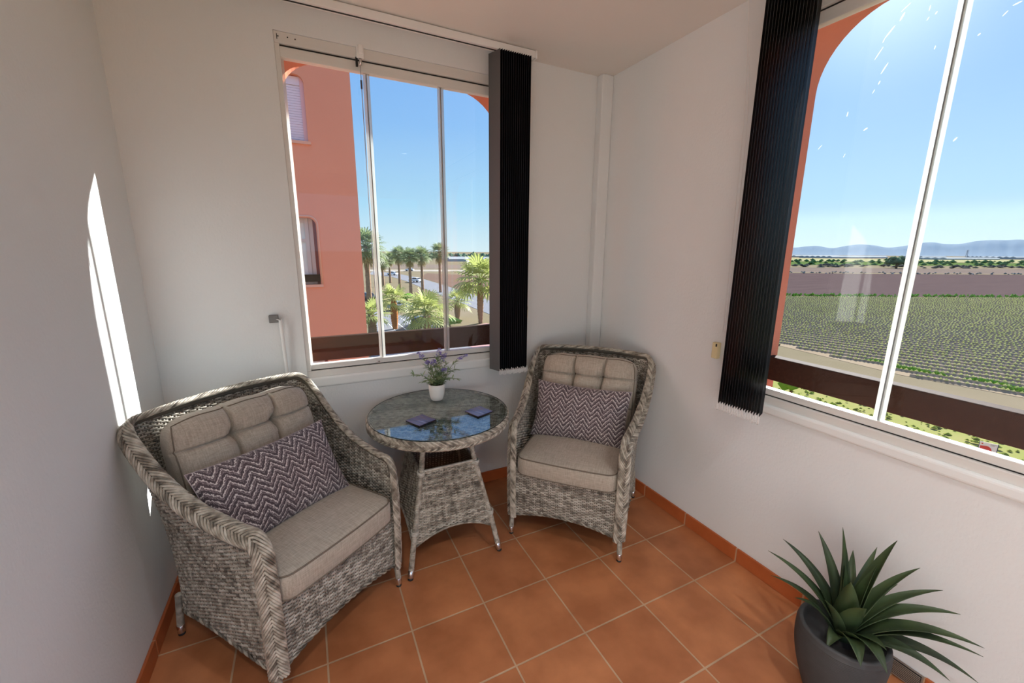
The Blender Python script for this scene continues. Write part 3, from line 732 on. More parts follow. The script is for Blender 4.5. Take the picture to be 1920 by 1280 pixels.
for p_ in (p1, p2): p_['group'] = 'zigzag pillows'

# ------------------------------------------------------------------ round table
TC = (-1.335, -.385); TZ = .742
t = thing('round_table', 'round grey wicker side table with a glass top, between the armchairs', 'table', (TC[0], TC[1], 0))
mb = MB(); R_ = .366; SPT = .024; j = 0; y = -R_+.004
while y < R_:
    hw = math.sqrt(max(0, R_*R_-y*y)); n = max(3, int(2*hw/SPT*2)); x = np.linspace(-hw, hw, n)
    C = np.stack([x, np.full(n, y), TZ-.014+.0036*np.cos(x/SPT*PI+j*PI)], 1); Nf = np.tile([0, 0, 1.], (n, 1)); i = 0
    a_ = math.radians(-28); C = np.stack([C[:, 0]*math.cos(a_)-C[:, 1]*math.sin(a_), C[:, 0]*math.sin(a_)+C[:, 1]*math.cos(a_), C[:, 2]], 1)
    while i < n-1:
        m = min(n, i+random.randint(5, 22)); m = n if n-m < 3 else m
        strip(mb, C[i:m], Nf[i:m], .0024, .0048); i = m-1
    y += .0098; j += 1
for k in range(-15, 16):
    x = k*SPT; hw = math.sqrt(max(0, R_*R_-x*x)); a_ = math.radians(-28)
    mb.tube([(x*math.cos(a_)+hw*math.sin(a_), x*math.sin(a_)-hw*math.cos(a_), TZ-.014), (x*math.cos(a_)-hw*math.sin(a_), x*math.sin(a_)+hw*math.cos(a_), TZ-.014)], .0034, 5, caps=False)
mb.build('woven_top', WICK, t)
mb = MB(); mb.lathe([(0, 0), (.360, 0), (.364, .008), (0, .010)], (0, 0, TZ-.034), (0, 0, 1), 72); mb.build('top_board', WICKB, t)
th = np.linspace(0, 2*PI, 240); P = np.stack([.372*np.cos(th), .372*np.sin(th), np.full(240, TZ-.026)], 1); ref = np.stack([np.cos(th), np.sin(th), np.zeros(240)], 1)
mb = MB(); braid(mb, P, ref, .006, .023, strands=14, pitch=.19, r=.0042, step=.008, shift=.004); mb.tube(P[:-1:3], .011, 8, closed=True); mb.build('braided_edge', WICKL, t)
TG = glass_mat('tabletop_glass', (.88, .93, .92, 1), 2.0)
mb = MB(); mb.lathe([(0, 0), (.370, 0), (.372, .0012), (.372, .0048), (.370, .006), (0, .006)], (0, 0, TZ), (0, 0, 1), 96); g_ = mb.build('glass_top', TG, t); g_.data.shade_smooth if False else None
for p_ in g_.data.polygons: p_.use_smooth = False
mb = MB(); mb.lathe([(.3722, .0006), (.3732, .002), (.3732, .0042), (.3722, .0054)], (0, 0, TZ), (0, 0, 1), 96); mb.build('glass_edge', mat('dark_glass_edge', srgb(28, 44, 42), .2), t)
# legs and body, centred a little in front of the top
BX, BY = -.012, -.045
LZ = [(0, .243), (.12, .222), (.22, .203), (.40, .165), (.56, .135), (.70, .122)]
def legr(z): return np.interp(z, [q[0] for q in LZ], [q[1] for q in LZ])
for sx in (1, -1):
    for sy in (1, -1):
        lo = None; mb = MB()
        P = [(BX+sx*legr(z), BY+sy*legr(z), z) for z in np.linspace(.045, .705, 12)]
        Pr = catmull(P, 420); rad = [.0137+.0012*math.sin(i/420*86*2*PI) for i in range(420)]
        mb.tube(Pr, rad, 12); lo = mb.build('leg', WICKL, t)
        b_ = np.array([BX+sx*.243, BY+sy*.243, 0]); a_ = b_+np.array([-sx*.17, -sy*.17, 1])*.06
        f_ = MB(); f_.lathe([(0, .010), (.0135, .010), (.0155, .014), (.0155, .048), (.0135, .050), (0, .050)], b_, a_, 16); f_.build('ferrule', CHROME, lo)
        f_ = MB(); f_.lathe([(0, 0), (.0125, 0), (.014, .003), (.014, .010), (0, .0101)], b_, a_, 16); f_.build('foot', RUBBER, lo)
        for z in (.22, .50):
            w_ = MB()
            for q in range(3):
                c_ = np.array([BX+sx*legr(z), BY+sy*legr(z), z+q*.008]); w_.tube([c_+np.array([.017*math.cos(k/14*2*PI), .017*math.sin(k/14*2*PI), .003*math.sin(k/7*PI)]) for k in range(14)], .0042, 6, closed=True)
            w_.build('binding', WICK, lo)
for d in range(4):
    a_ = d*PI/2; ca, sa = math.cos(a_), math.sin(a_); mb = MB(); ln = MB(); z = .150; j = 0
    def W3(x, y, z): return (BX+x*ca-y*sa, BY+x*sa+y*ca, z)
    zb = lambda x, hw: .155+.06*(1-(x/hw)**2)
    while z < .512:
        hw = legr(z)-.008; yy = -legr(z)-.002; xs = np.linspace(-hw, hw, 80); ok = zb(xs, hw) < z
        for r_ in ([xs] if ok.all() else [xs[(xs < 0) & ok], xs[(xs > 0) & ok]]):
            if len(r_) < 6: continue
            n = max(3, int((r_[-1]-r_[0])/.018*2)); x = np.linspace(r_[0], r_[-1], n); off = .0036*np.cos(x/.018*PI+j*PI)
            C = np.array([W3(x[i], yy-off[i], z) for i in range(n)]); Nf = np.tile(np.array(W3(0, -1, 0))-np.array(W3(0, 0, 0)), (n, 1)); i = 0
            while i < n-1:
                m = min(n, i+random.randint(5, 20)); m = n if n-m < 3 else m
                strip(mb, C[i:m], Nf[i:m], .0022, .0036); i = m-1
        z += .0068; j += 1
    for k in range(-11, 12):
        x = k*.018
        zz = [z for z in np.linspace(.15, .512, 24) if abs(x) < legr(z)-.008 and z > zb(x, legr(z)-.008)]
        if len(zz) > 1: mb.tube([W3(x, -legr(z)-.002, z) for z in (zz[0], zz[-1])], .003, 5, caps=False)
    for z in (.515,): mb.tube([W3(x, -legr(z)-.002, z) for x in np.linspace(-legr(z), legr(z), 8)], .0075, 6, caps=False)
    e_ = [W3(x, -legr(.18)-.002, zb(x, .20)-.002) for x in np.linspace(-.20, .20, 20)]; mb.tube(e_, .006, 6, caps=False)
    mb.build('woven_panel', WICKL, t)
    zs = np.linspace(.0, 1, 10); G = np.array([[W3(u*(legr(zz)-.008), -legr(zz)-.001, zz) for zz in np.linspace(zb(u*.19, .19), .51, 10)] for u in np.linspace(-1, 1, 16)])
    ln.grid(G); ln.grid(G+np.array([ca*0-0, 0, 0])+(np.array(W3(0, .003, 0))-np.array(W3(0, 0, 0))), flip=True); ln.build('panel_liner', WICKB, t)
for a_ in (0, PI/2): 
    mb = MB(); ca, sa = math.cos(a_), math.sin(a_); mb.tube([(BX+s_*.125*(ca-sa), BY+s_*.125*(sa+ca), TZ-.045) for s_ in (-1, 1)], .009, 8); mb.build('cross_bar', BLACK, t)

# coasters
def coaster_mat():
    m = mat('coaster_print', srgb(70, 66, 96), .3); t_ = m.node_tree; b = t_.nodes['Principled BSDF']
    c = N(t_, 'ShaderNodeTexCoord'); mp = N(t_, 'ShaderNodeMapping'); mp.inputs['Scale'].default_value = (9, 60, 1); t_.links.new(c.outputs['Object'], mp.inputs[0])
    n = N(t_, 'ShaderNodeTexNoise'); n.inputs['Scale'].default_value = 1; n.inputs['Detail'].default_value = 4; n.inputs['Distortion'].default_value = .6; t_.links.new(mp.outputs[0], n.inputs['Vector'])
    r = N(t_, 'ShaderNodeValToRGB'); e = r.color_ramp.elements; e[0].position = .3; e[0].color = srgb(44, 40, 58); e[1].position = .72; e[1].color = srgb(150, 158, 206)
    k = e.new(.45); k.color = srgb(84, 82, 130); k = e.new(.56); k.color = srgb(104, 84, 104)
    t_.links.new(n.outputs['Fac'], r.inputs[0]); t_.links.new(r.outputs[0], b.inputs['Base Color']); b.inputs['Coat Weight'].default_value = .5; return m
CO = coaster_mat(); CORK = mat('coaster_edge', srgb(30, 24, 30), .6)
for (x, y, a, lab) in ((-1.462, -.488, -64, 'dark blue square coaster left of centre on the glass table'), (-1.149, -.502, -70, 'dark blue square coaster near the right rim of the glass table')):
    c = thing('coaster', lab, 'coaster', (x, y, TZ+.0062), math.radians(a), 'coasters')
    bevel(MB().box(-.054, .054, -.054, .054, 0, .005).build('base', CORK, c, smooth=False), .001)
    bevel(MB().box(-.054, .054, -.054, .054, .005, .0075).build('printed_face', CO, c, smooth=False), .0008)

# ------------------------------------------------------------------ lavender in a white pot
LP = Vector((-1.297, -.215, TZ+.006))
t = thing('potted_lavender', 'artificial purple lavender in a small white pot on the glass table', 'plant', LP)
mb = MB(); mb.lathe([(0, 0), (.028, 0), (.034, .004), (.042, .03), (.0465, .065), (.0475, .098), (.0455, .0985), (.044, .095), (.043, .07), (0, .068)], (0, 0, 0), (0, 0, 1), 40)
mb.build('pot', mat('white_ceramic', srgb(240, 239, 234), .3), t)
mb = MB(); mb.lathe([(0, .086), (.03, .087), (.044, .084)], (0, 0, 0), (0, 0, 1), 20); mb.build('soil', mat('soil', srgb(40, 38, 30), .95), t)
GR1 = mat('lavender_leaf', srgb(122, 150, 92), .6, noise=((30, 30, 30), .6, srgb(160, 178, 138))); PUR = mat('lavender_flower', srgb(140, 126, 196), .7, noise=((60, 60, 60), .6, srgb(176, 164, 222)))
STM = mat('lavender_stem', srgb(120, 128, 92), .7)
def leaf_blade(mb, p, d, L, w, upv=(0, 0, 1), curl=.25, n=5):
    p = np.array(p, float); d = np.array(d, float); d /= np.linalg.norm(d); s_ = np.cross(d, upv); s_ /= np.linalg.norm(s_)+1e-9; u = np.cross(s_, d)
    G = []
    for i in range(n+1):
        q = i/n; c = p+d*L*q-u*L*curl*q*q; ww = w*math.sin(PI*min(1, q*.86+.08))**.8*(1 if i < n else .05)
        G.append([c-s_*ww, c+u*ww*-.25, c+s_*ww])
    mb.grid(G)
tips = [((.022, -.01, .315), 1), ((.055, -.02, .288), 1), ((-.100, .02, .300), 1), ((-.03, -.05, .262), 1), ((.195, -.01, .262), 1), ((-.065, -.03, .255), 1), ((.035, -.07, .205), 1), ((.12, .01, .17), 0), ((-.14, 0, .17), 0), ((.11, -.06, .13), 0), ((-.09, -.06, .14), 0), ((.02, .05, .22), 0), ((-.04, .05, .2), 0), ((.08, .05, .2), 0), ((.0, -.07, .16), 0), ((.05, -.05, .14), 0), ((-.05, -.05, .13), 0)]
st, lf, fl = MB(), MB(), MB(); rl = random.Random(5)
for (tp, fl_on) in tips:
    tp = np.array(tp)*np.array([1, 1, 1]); b0 = np.array([tp[0]*.16, tp[1]*.16, .085]); mid = (b0+tp)/2+np.array([-tp[0]*.12, -tp[1]*.12, .02]); P = catmull([b0, mid, tp], 14)
    st.tube(P, np.linspace(.0016, .0009, 14), 5)
    for q in ((.15, .3, .42, .56, .68) if fl_on else (.1, .28, .45, .62, .8, .98)):
        c = P[int(q*13)]; ax = P[min(13, int(q*13)+1)]-P[max(0, int(q*13)-1)]; ax /= np.linalg.norm(ax)
        for k in range(rl.randint(5, 7)):
            a = rl.uniform(0, 2*PI); side = np.array([math.cos(a), math.sin(a), rl.uniform(-.2, .3)]); dd = side*.9+ax*rl.uniform(.5, 1.1)
            leaf_blade(lf, c, dd, rl.uniform(.022, .042), rl.uniform(.0026, .0042), curl=rl.uniform(.0, .35))
    if fl_on:
        fl = MB()
        for k in range(34):
            q = rl.uniform(.76, 1.0); c = P[min(13, int(q*13))]; r = .011*(1.15-(q-.76)*2.2)
            a = rl.uniform(0, 2*PI); o_ = np.array([math.cos(a), math.sin(a), rl.uniform(-.6, .6)])*r+c
            for m in range(3): leaf_blade(fl, o_, (math.cos(a+m*1.2), math.sin(a+m*1.2), rl.uniform(-.3, .8)), .0085, .0032, curl=.2, n=3)
        fl.build('flower_spike', PUR, t)
st.build('stems', STM, t); lf.build('leaves', GR1, t)

# ------------------------------------------------------------------ agave in a ribbed dark pot
t = thing('potted_agave', 'dark green artificial agave in a ribbed charcoal pot on the floor', 'plant', (-.302, -1.893, 0))
pr = [(0, 0), (.078, 0), (.086, .004)]
for i in range(44):
    z = .008+i*.0058; q = z/.265; r = .086+.050*math.sin(min(1, q*1.05)*PI*.55); pr += [(r, z), (r+.0018, z+.0015), (r+.0018, z+.0040)]
pr += [(.132, .268), (.134, .276), (.130, .282), (.120, .282), (.117, .276), (.114, .24), (0, .235)]
mb = MB(); mb.lathe(pr, (0, 0, 0), (0, 0, 1), 72); mb.build('pot', mat('charcoal_pot', srgb(60, 61, 62), .65, noise=((20, 20, 20), .7, srgb(72, 73, 74))), t)
AG = mat('agave_leaf', srgb(38, 52, 40), .5, noise=((5, 5, 5), .4, srgb(72, 92, 50)), bump=((40, 40, 40), .1, .002)); 
AGL = mat('agave_leaf_underside', srgb(72, 76, 70), .6)
def agave_leaf(mb, b, tip, w, lift=.10, n=22, roll=0.):
    b = np.array(b, float); tip = np.array(tip, float); D = tip-b; L = np.linalg.norm(D); hz = np.array([D[0], D[1], 0]); hl = np.linalg.norm(hz)
    upf = max(0, D[2])/L
    c1 = b+D*.30+np.array([0, 0, (lift*1.7+.10)*L])-hz*.10*upf
    c2 = b+D*.68+np.array([0, 0, (lift*1.5+.05)*L])-hz*.16*upf; G = []
    for i in range(n+1):
        q = i/n; p = (1-q)**3*b+3*q*(1-q)**2*c1+3*q*q*(1-q)*c2+q**3*tip; d = 3*(1-q)**2*(c1-b)+6*q*(1-q)*(c2-c1)+3*q*q*(tip-c2); d /= np.linalg.norm(d)
        s_ = np.cross(hz/(hl+1e-9)+d*.2, [0, 0, 1.]); s_ -= d*(s_@d); s_ /= np.linalg.norm(s_)+1e-9; u = np.cross(s_, d)
        ww = 1.22*w*min(1.0, .62+1.3*q)*max(.008, (1-q**1.9))**.95
        v = .48; row = []
        for k in (-1, -.5, 0, .5, 1): row.append(p+s_*ww*k+u*ww*v*(k*k))
        for k in (1, .5, 0, -.5, -1): row.append(p+s_*ww*k*.98+u*(ww*v*(k*k)-.004*(1-q)-.0006))
        row.append(row[0]); G.append(row)
    mb.grid(np.array(G))
A0 = np.array([-.302, -1.893, 0])
tipsA = [((-.40, -1.654, .466), .020, .05), ((-.30, -1.649, .481), .024, .06), ((-.40, -1.678, .373), .018, .10), ((-.40, -1.771, .351), .017, .12), ((-.22, -1.727, .545), .022, .02), ((-.30, -1.832, .656), .020, .0), ((-.22, -1.81, .575), .018, .0), ((-.15, -1.884, .561), .02, .0),
         ((-.22, -1.953, .660), .030, .0), ((-.14, -2.00, .560), .022, .03), ((-.10, -2.054, .50), .022, .05), ((-.10, -2.105, .45), .026, .07), ((-.15, -2.179, .416), .028, .09), ((-.17, -2.185, .40), .022, .08), ((-.08, -2.178, .24), .026, .10), ((-.20, -2.142, .275), .028, .12),
         ((-.40, -2.055, .315), .032, .22), ((-.430, -1.905, .275), .026, .26), ((-.43, -2.00, .30), .032, .22), ((-.34, -1.90, .50), .036, .0), ((-.36, -1.96, .455), .036, .02), ((-.30, -1.86, .53), .028, .0), ((-.26, -1.93, .56), .026, .0), ((-.40, -1.86, .42), .026, .04), ((-.10, -1.80, .47), .02, .05), ((-.36, -2.03, .36), .026, .1), ((-.05, -1.93, .40), .02, .08)]
mb = MB()
for k, (tp, w, lf_) in enumerate(tipsA):
    tp = np.array(tp)-A0; a = math.atan2(tp[1], tp[0]); hz = tp[2]
    b = (.018*math.cos(a), .018*math.sin(a), .235 if hz < .45 else .27); agave_leaf(mb, b, tp, w, lf_, roll=a+PI/2)
mb.build('leaves', AG, t)
mb = MB(); mb.lathe([(0, .26), (.03, .25), (.04, .236), (.112, .2365)], (0, 0, 0), (0, 0, 1), 24); mb.build('soil', BLACK, t)

# floor level vent in the right skirting
t = thing('vent_grille', 'small metal louvred vent grille low on the right wall behind the agave pot', 'vent', (0, -1.985, 0))
bevel(MB().box(-.010, -.001, -.06, .06, .002, .074).build('frame', mat('vent_metal', srgb(150, 138, 128), .4, metal=.4), t, smooth=False), .002)
for i in range(9):
    MB().box(-.0125, -.008, -.052, .052, .008+i*.007, .0105+i*.007).build('louvre', mat('vent_slat', srgb(176, 164, 152), .4, metal=.4) if 'vent_slat' not in bpy.data.materials else bpy.data.materials['vent_slat'], t, smooth=False)
MB().box(-.0105, -.0095, -.054, .054, .006, .072).build('dark_slots', BLACK, t, smooth=False)
skirting('baseboard_right_2', 'y', YB, -2.045, 0, -.012, jy)

# ================================================================== OUTDOORS (ground 8 m below this floor)
G = -8.0
EARTH = mat('dry_earth', srgb(128, 116, 98), .95, noise=((.12, .12, .12), .6, srgb(112, 104, 82)))
GRASS = mat('rough_grass', srgb(122, 132, 66), .95, noise=((.5, .5, .5), .5, srgb(146, 138, 94)))
ASPH = mat('asphalt', srgb(122, 123, 128), .9, noise=((.4, .4, .4), .6, srgb(130, 130, 134)))
PLOUGH = mat('ploughed_soil', srgb(76, 64, 64), .95, noise=((.05, .4, .4), .6, srgb(90, 76, 74)))
FIELDSOIL = mat('field_soil', srgb(136, 120, 100), .95, noise=((.3, .3, .3), .6, srgb(146, 132, 112)))
PAVE = mat('pale_paving', srgb(164, 156, 146), .9, noise=((.3, .3, .3), .6, srgb(150, 142, 130)))
PINKP = mat('pink_court', srgb(168, 134, 132), .9)
CROP = mat('lettuce_leaf', srgb(204, 208, 140), .9, noise=((.3, .3, .3), .5, srgb(222, 220, 170)))
lt = CROP.node_tree; tl_ = N(lt, 'ShaderNodeBsdfTranslucent'); lb = lt.nodes['Principled BSDF']; lt.links.new(lb.inputs['Base Color'].links[0].from_socket, tl_.inputs[0])
lm_ = N(lt, 'ShaderNodeMixShader'); lm_.inputs[0].default_value = .5; lt.links.new(lb.outputs[0], lm_.inputs[1]); lt.links.new(tl_.outputs[0], lm_.inputs[2]); lt.links.new(lm_.outputs[0], lt.nodes['Material Output'].inputs[0])
HEDGE = mat('hedge_green', srgb(92, 136, 52), .9, noise=((.8, .8, .8), .5, srgb(126, 164, 70)))
DRYB = mat('dry_scrub', srgb(84, 86, 76), .95, noise=((.1, .1, .1), .6, srgb(72, 70, 70)))
MOUNT = mat('hazy_mountain_rock', srgb(112, 122, 132), 1.0, noise=((.0006, .0006, .0006), .6, srgb(100, 112, 122)))  # blue-grey puts part of the distance haze into the rock colour
for _m in (EARTH, GRASS, ASPH, PLOUGH, FIELDSOIL, PAVE, PINKP, CROP, HEDGE, DRYB, MOUNT): _m.node_tree.nodes['Principled BSDF'].inputs['Specular IOR Level'].default_value = 0
def sheet(name, pts, z, m, kind='structure', label=None, cat=None, thick=.05):
    """flat outdoor area: a thin slab with the outline pts"""
    n = len(pts); v = [(x, y, z) for x, y in pts]+[(x, y, z-thick) for x, y in pts]
    mb = MB(); mb.add(v, [tuple(range(n)), tuple(range(n, 2*n))[::-1]]+[(i, n+i, n+(i+1) % n, (i+1) % n) for i in range(n)])
    o = mb.build(name, m, smooth=False); return tag(o, label, cat, None, kind)
sheet('ground', [(-3000, -6000), (9000, -6000), (9000, 9000), (-3000, 9000)], G, EARTH, thick=1)
# row direction of the fields (azimuth about -35 deg from +y)
FD = Vector((149.2-99.1, 31.3-55.4)).normalized(); FN = Vector((-FD.y, FD.x))     # along the field edge / away from the house
if FN.x < 0: FN = -FN
FE = Vector((99.1, 55.4))
def fp(a, b): p = FE+FD*a+FN*b; return (p.x, p.y)
sheet('field_strip', [fp(-40, .5), fp(900, .5), fp(900, 118), fp(-40, 118)], G+.03, PLOUGH)
FS0, FS1 = Vector((36.0, 26.0)), Vector((40.5, 4.0))
sheet('field_strip', [fp(-45, -1), fp(-60, -30), (43.5, 27.0), (41.0, 12.5), (42.0, 5.0), (44, -30), fp(300, -62), fp(300, -1)], G+.02, FIELDSOIL)
sheet('field_strip', [fp(-40, 128), fp(2500, 128), fp(2500, 210), fp(-40, 210)], G+.03, mat('fallow_soil', srgb(118, 104, 96), .95, noise=((.03, .03, .03), .6, srgb(100, 90, 82))))
sheet('field_strip', [fp(-40, 290), fp(2500, 290), fp(2500, 470), fp(-40, 470)], G+.04, mat('green_orchard_strip', srgb(88, 104, 60), .95, noise=((.02, .02, .02), .6, srgb(76, 94, 54))))
sheet('field_strip', [fp(-40, 500), fp(3500, 500), fp(3500, 900), fp(-40, 900)], G+.05, mat('yellow_strip', srgb(146, 142, 106), .95))
# crop rows: ridges and thousands of small lettuces
def gpt(x, y, z=G):
    d = rt2*(x-960)/774.07-up2*(y-640)/774.07+fw; k = (z-CAM.z)/d.z; return Vector((CAM.x+d.x*k, CAM.y+d.y*k, z))
def azel(x, y):
    d = rt2*(x-960)/774.07-up2*(y-640)/774.07+fw; return (math.atan2(d.x, d.y), math.atan2(d.z, math.hypot(d.x, d.y)))
raz = azel(283, 468)[0]; RD = Vector((math.sin(raz), math.cos(raz))); RN = Vector((RD.y, -RD.x))     # row direction, away direction
N0, N1 = gpt(1465, 648), gpt(1920, 748); ND = (N1-N0).normalized(); NN = Vector((-ND.y, ND.x)); NN = NN if NN.x > 0 else -NN
def in_field(x, y, m=0.):
    b = (x-FE.x)*FN.x+(y-FE.y)*FN.y; a = (x-FE.x)*FD.x+(y-FE.y)*FD.y
    q = (x-N0.x)*NN.x+(y-N0.y)*NN.y; l = (x-N0.x)*ND.x+(y-N0.y)*ND.y
    return b < -1.5 and a > -46 and q > m+.5*math.sin(l*.35)+.3*math.sin(l*.9)
rc = random.Random(3); V_, F_ = [], []; rg_ = MB(); o_ = Vector((N0.x, N0.y)); RSP = 1.5
for r_i in range(-40, 90):
    seg = []
    a = -80.0; b_ = r_i*RSP; run = None
    while a < 150:
        p = o_+RD*a+RN*b_
        inside = in_field(p.x, p.y)
        if inside and run is None: run = p.copy()
        if not inside and run is not None:
            seg.append((run, p.copy())); run = None
        if inside:
            D_ = math.hypot(p.x, p.y); az_ = math.atan2(p.x-CAM.x, p.y-CAM.y)
            if math.radians(54) < az_ < math.radians(84):
                x, y = p.x+rc.uniform(-.08, .08), p.y+rc.uniform(-.08, .08); s = rc.uniform(.10, .17); k = len(V_); h = s*.8
                V_ += [(x-s, y, G+.16), (x, y-s, G+.16), (x+s, y, G+.16), (x, y+s, G+.16), (x+s*.2, y, G+.19+h)]
                F_ += [(k, k+1, k+4), (k+1, k+2, k+4), (k+2, k+3, k+4), (k+3, k, k+4)]
        a += .34*rc.uniform(.85, 1.15)
    if run is not None: seg.append((run, p.copy()))
    w = RN*.36
    for p, q in seg:
        if (q-p).length < 1: continue
        rg_.add([(p.x-w.x, p.y-w.y, G+.02), (q.x-w.x, q.y-w.y, G+.02), (p.x, p.y, G+.17), (q.x, q.y, G+.17), (p.x+w.x, p.y+w.y, G+.02), (q.x+w.x, q.y+w.y, G+.02)], [(0, 1, 3, 2), (2, 3, 5, 4)])
mb = MB(); mb.add(V_, F_); tag(mb.build('lettuce_rows', CROP, smooth=False), 'long rows of young lettuce plants covering the field outside the right window', 'crop', None, 'stuff')
tag(rg_.build('field_ridges', FIELDSOIL, smooth=False), 'low soil ridges between furrows in the lettuce field', 'soil', None, 'stuff')
# blob clump used for hedges, scrub, bushes
def clump(mb, c, rx, ry, rz, rg, n=10, leafy=True):
    c = np.array(c, float)
    for k in range(n):
        a, e = rg.uniform(0, 2*PI), rg.uniform(0, 1.2); d = np.array([math.cos(a)*math.cos(e)*rx, math.sin(a)*math.cos(e)*ry, math.sin(e)*rz])*rg.uniform(.4, .85)
        s = rg.uniform(.25, .5); V = []
        for q in range(7):
            t1 = q/7*2*PI+rg.uniform(-.2, .2); V.append(c+d+np.array([math.cos(t1)*rx*s, math.sin(t1)*ry*s, rg.uniform(-.2, .2)*rz*s]))
        V.append(c+d+np.array([0, 0, rz*s*1.1])); V.append(c+d-np.array([0, 0, rz*s*.6]))
        mb.add(V, [(q, (q+1) % 7, 7) for q in range(7)]+[((q+1) % 7, q, 8) for q in range(7)])
rb = random.Random(9)
mb = MB()
a = -46.0
while a < 160:
    x, y = fp(a, rb.uniform(-.5, .4)); clump(mb, (x, y, G), 1.1, .7, .75, rb, 4); a += .9
tag(mb.build('field_verge', HEDGE, smooth=False), 'thin bright green grass verge between the lettuce field and the ploughed field', 'verge', None, 'stuff')
mb = MB(); a = -40.0
while a < 900:
    x, y = fp(a, 120+rb.uniform(-3, 3)); clump(mb, (x, y, G), 2.2, 1.5, 1.1, rb, 2); a += 3.4
tag(mb.build('stone_row', mat('pale_stones', srgb(170, 162, 150), .95, noise=((.3, .3, .3), .6, srgb(90, 88, 84))), smooth=False), 'line of pale stones and scrub along the far edge of the ploughed field', 'stones', None, 'stuff')
mb = MB(); a = -40.0
while a < 1800:
    x, y = fp(a, 232+rb.uniform(-18, 22)); clump(mb, (x, y, G), 9, 5, 2.6, rb, 3); a += 7
tag(mb.build('dry_scrub', DRYB, smooth=False), 'band of dull grey green scrub beyond the ploughed field', 'scrub', None, 'stuff')
mb = MB(); a = -40.0
while a < 2600:
    for q in (300, 380, 460):
        x, y = fp(a+rb.uniform(-4, 4), q+rb.uniform(-8, 8)); clump(mb, (x, y, G), 7, 7, 4.2, rb, 2)
    a += 13
tag(mb.build('orchard_trees', mat('orchard_green', srgb(92, 120, 76), .95, noise=((.03, .03, .03), .6, srgb(70, 98, 62))), smooth=False), 'rows of small green orchard trees across the distant plain', 'orchard', None, 'stuff')
# near grass strip with rough tufts
sheet('grass_strip', [(16, -30), (24, -30), (33, 4), (32, 16), (38, 40), (34, 60), (22, 40), (18, 12)], G+.02, GRASS)
mb = MB()
for k in range(2600):
    y = rb.uniform(-8, 34); x = 27+rb.uniform(-7, 7)+y*.12; s = rb.uniform(.12, .4); clump(mb, (x, y, G+.02), s, s, s*.55, rb, 1)
tag(mb.build('grass_tufts', mat('tuft_green', srgb(116, 136, 52), .95, noise=((.4, .4, .4), .5, srgb(148, 146, 78))), smooth=False), 'uneven green and yellow grass tufts between the building and the field', 'grass', None, 'stuff')
mb = MB()
for (px, py, r_) in [(*gpt(qx, qy)[:2], qr) for qx, qy, qr in ((1640, 679, .9), (1668, 683, 1.0), (1690, 690, 1.1), (1712, 694, 1.0), (1732, 699, .8), (1760, 703, .6), (1835, 715, .9), (1855, 718, 1.2), (1880, 724, 1.0), (1900, 730, 1.0), (1925, 735, 1.1))]:
    for k in range(150):
        a_ = rb.uniform(0, 2*PI); q_ = math.sqrt(rb.random()); x_, y_ = px+math.cos(a_)*r_*.7*q_, py+math.sin(a_)*r_*q_; h_ = rb.uniform(.12, .38)*(1.2-q_); w_ = rb.uniform(.04, .10); c_, s_2 = math.cos(a_*3)*w_, math.sin(a_*3)*w_
        mb.add([(x_-c_, y_-s_2, G), (x_+c_, y_+s_2, G), (x_+rb.uniform(-.1, .1), y_+rb.uniform(-.1, .1), G+h_)], [(0, 1, 2)]); mb.add([(x_-s_2, y_+c_, G), (x_+s_2, y_-c_, G), (x_+rb.uniform(-.1, .1), y_+rb.uniform(-.1, .1), G+h_)], [(0, 1, 2)])
tag(mb.build('weed_patch', mat('weed_green', srgb(104, 150, 48), .9, noise=((1, 1, 1), .5, srgb(136, 176, 72))), smooth=False), 'bright green weeds growing along the field edge', 'weeds', None, 'stuff')

# mountains far away (ridge line with real depth)
def ridge(name, label, pts, dist, depth):
    mb = MB(); fine = catmull([(p[0], p[1]) for p in pts], 160); G_ = []
    for az, el in fine:
        d = Vector((math.sin(az), math.cos(az))); row = []
        hz = math.tan(el)*dist+CAM.z-G
        for k, (q, hf) in enumerate(((-.42, 0), (-.26, .22), (-.13, .6), (0, 1), (.2, .7), (.6, 0))):
            jit = 1+.13*math.sin(az*190+k*2.1)+.08*math.sin(az*430+k) if 0 < k < 3 else 1
            dd = dist+q*depth; row.append((CAM.x+d.x*dd, CAM.y+d.y*dd, G+hz*hf*jit))
        G_.append(row)
    mb.grid(G_); return tag(mb.build(name, MOUNT), label, 'mountain')
hz = bpy.data.materials.new('blue_air_haze'); hz.use_nodes = True; ht = hz.node_tree; ht.nodes.clear()
vsn = N(ht, 'ShaderNodeVolumeScatter'); vsn.inputs['Color'].default_value = (.38, .62, 1.0, 1); vsn.inputs['Density'].default_value = .00016; vsn.inputs['Anisotropy'].default_value = .0
ho = N(ht, 'ShaderNodeOutputMaterial'); ht.links.new(vsn.outputs[0], ho.inputs['Volume'])
hb = MB().box(0, 1600, -5200, 5200, 0, 420).build('distant_haze', hz, smooth=False)
hb.location = (CAM.x+4700*math.cos(math.radians(14)), CAM.y+4700*math.sin(math.radians(14)), G); hb.rotation_euler = (0, 0, math.radians(14)); tag(hb, 'pale blue distance haze hanging before the mountains', 'haze', None, 'stuff')
def azel(x, y):
    d = rt2*(x-960)/774.07-up2*(y-640)/774.07+fw; return (math.atan2(d.x, d.y), math.atan2(d.z, math.hypot(d.x, d.y)))
sky_pts = [(1380, 470), (1440, 465), (1488, 464), (1510, 462), (1533, 461), (1560, 465), (1585, 461), (1612, 458), (1640, 460), (1665, 464), (1695, 461), (1722, 456), (1748, 454), (1770, 457), (1800, 457), (1830, 452), (1860, 450), (1890, 450), (1910, 449), (1960, 450), (2100, 446), (2300, 452)]
ridge('mountain_range', 'long low hazy blue mountain range on the horizon outside the right window', [azel(*p) for p in sky_pts], 9000, 2500)
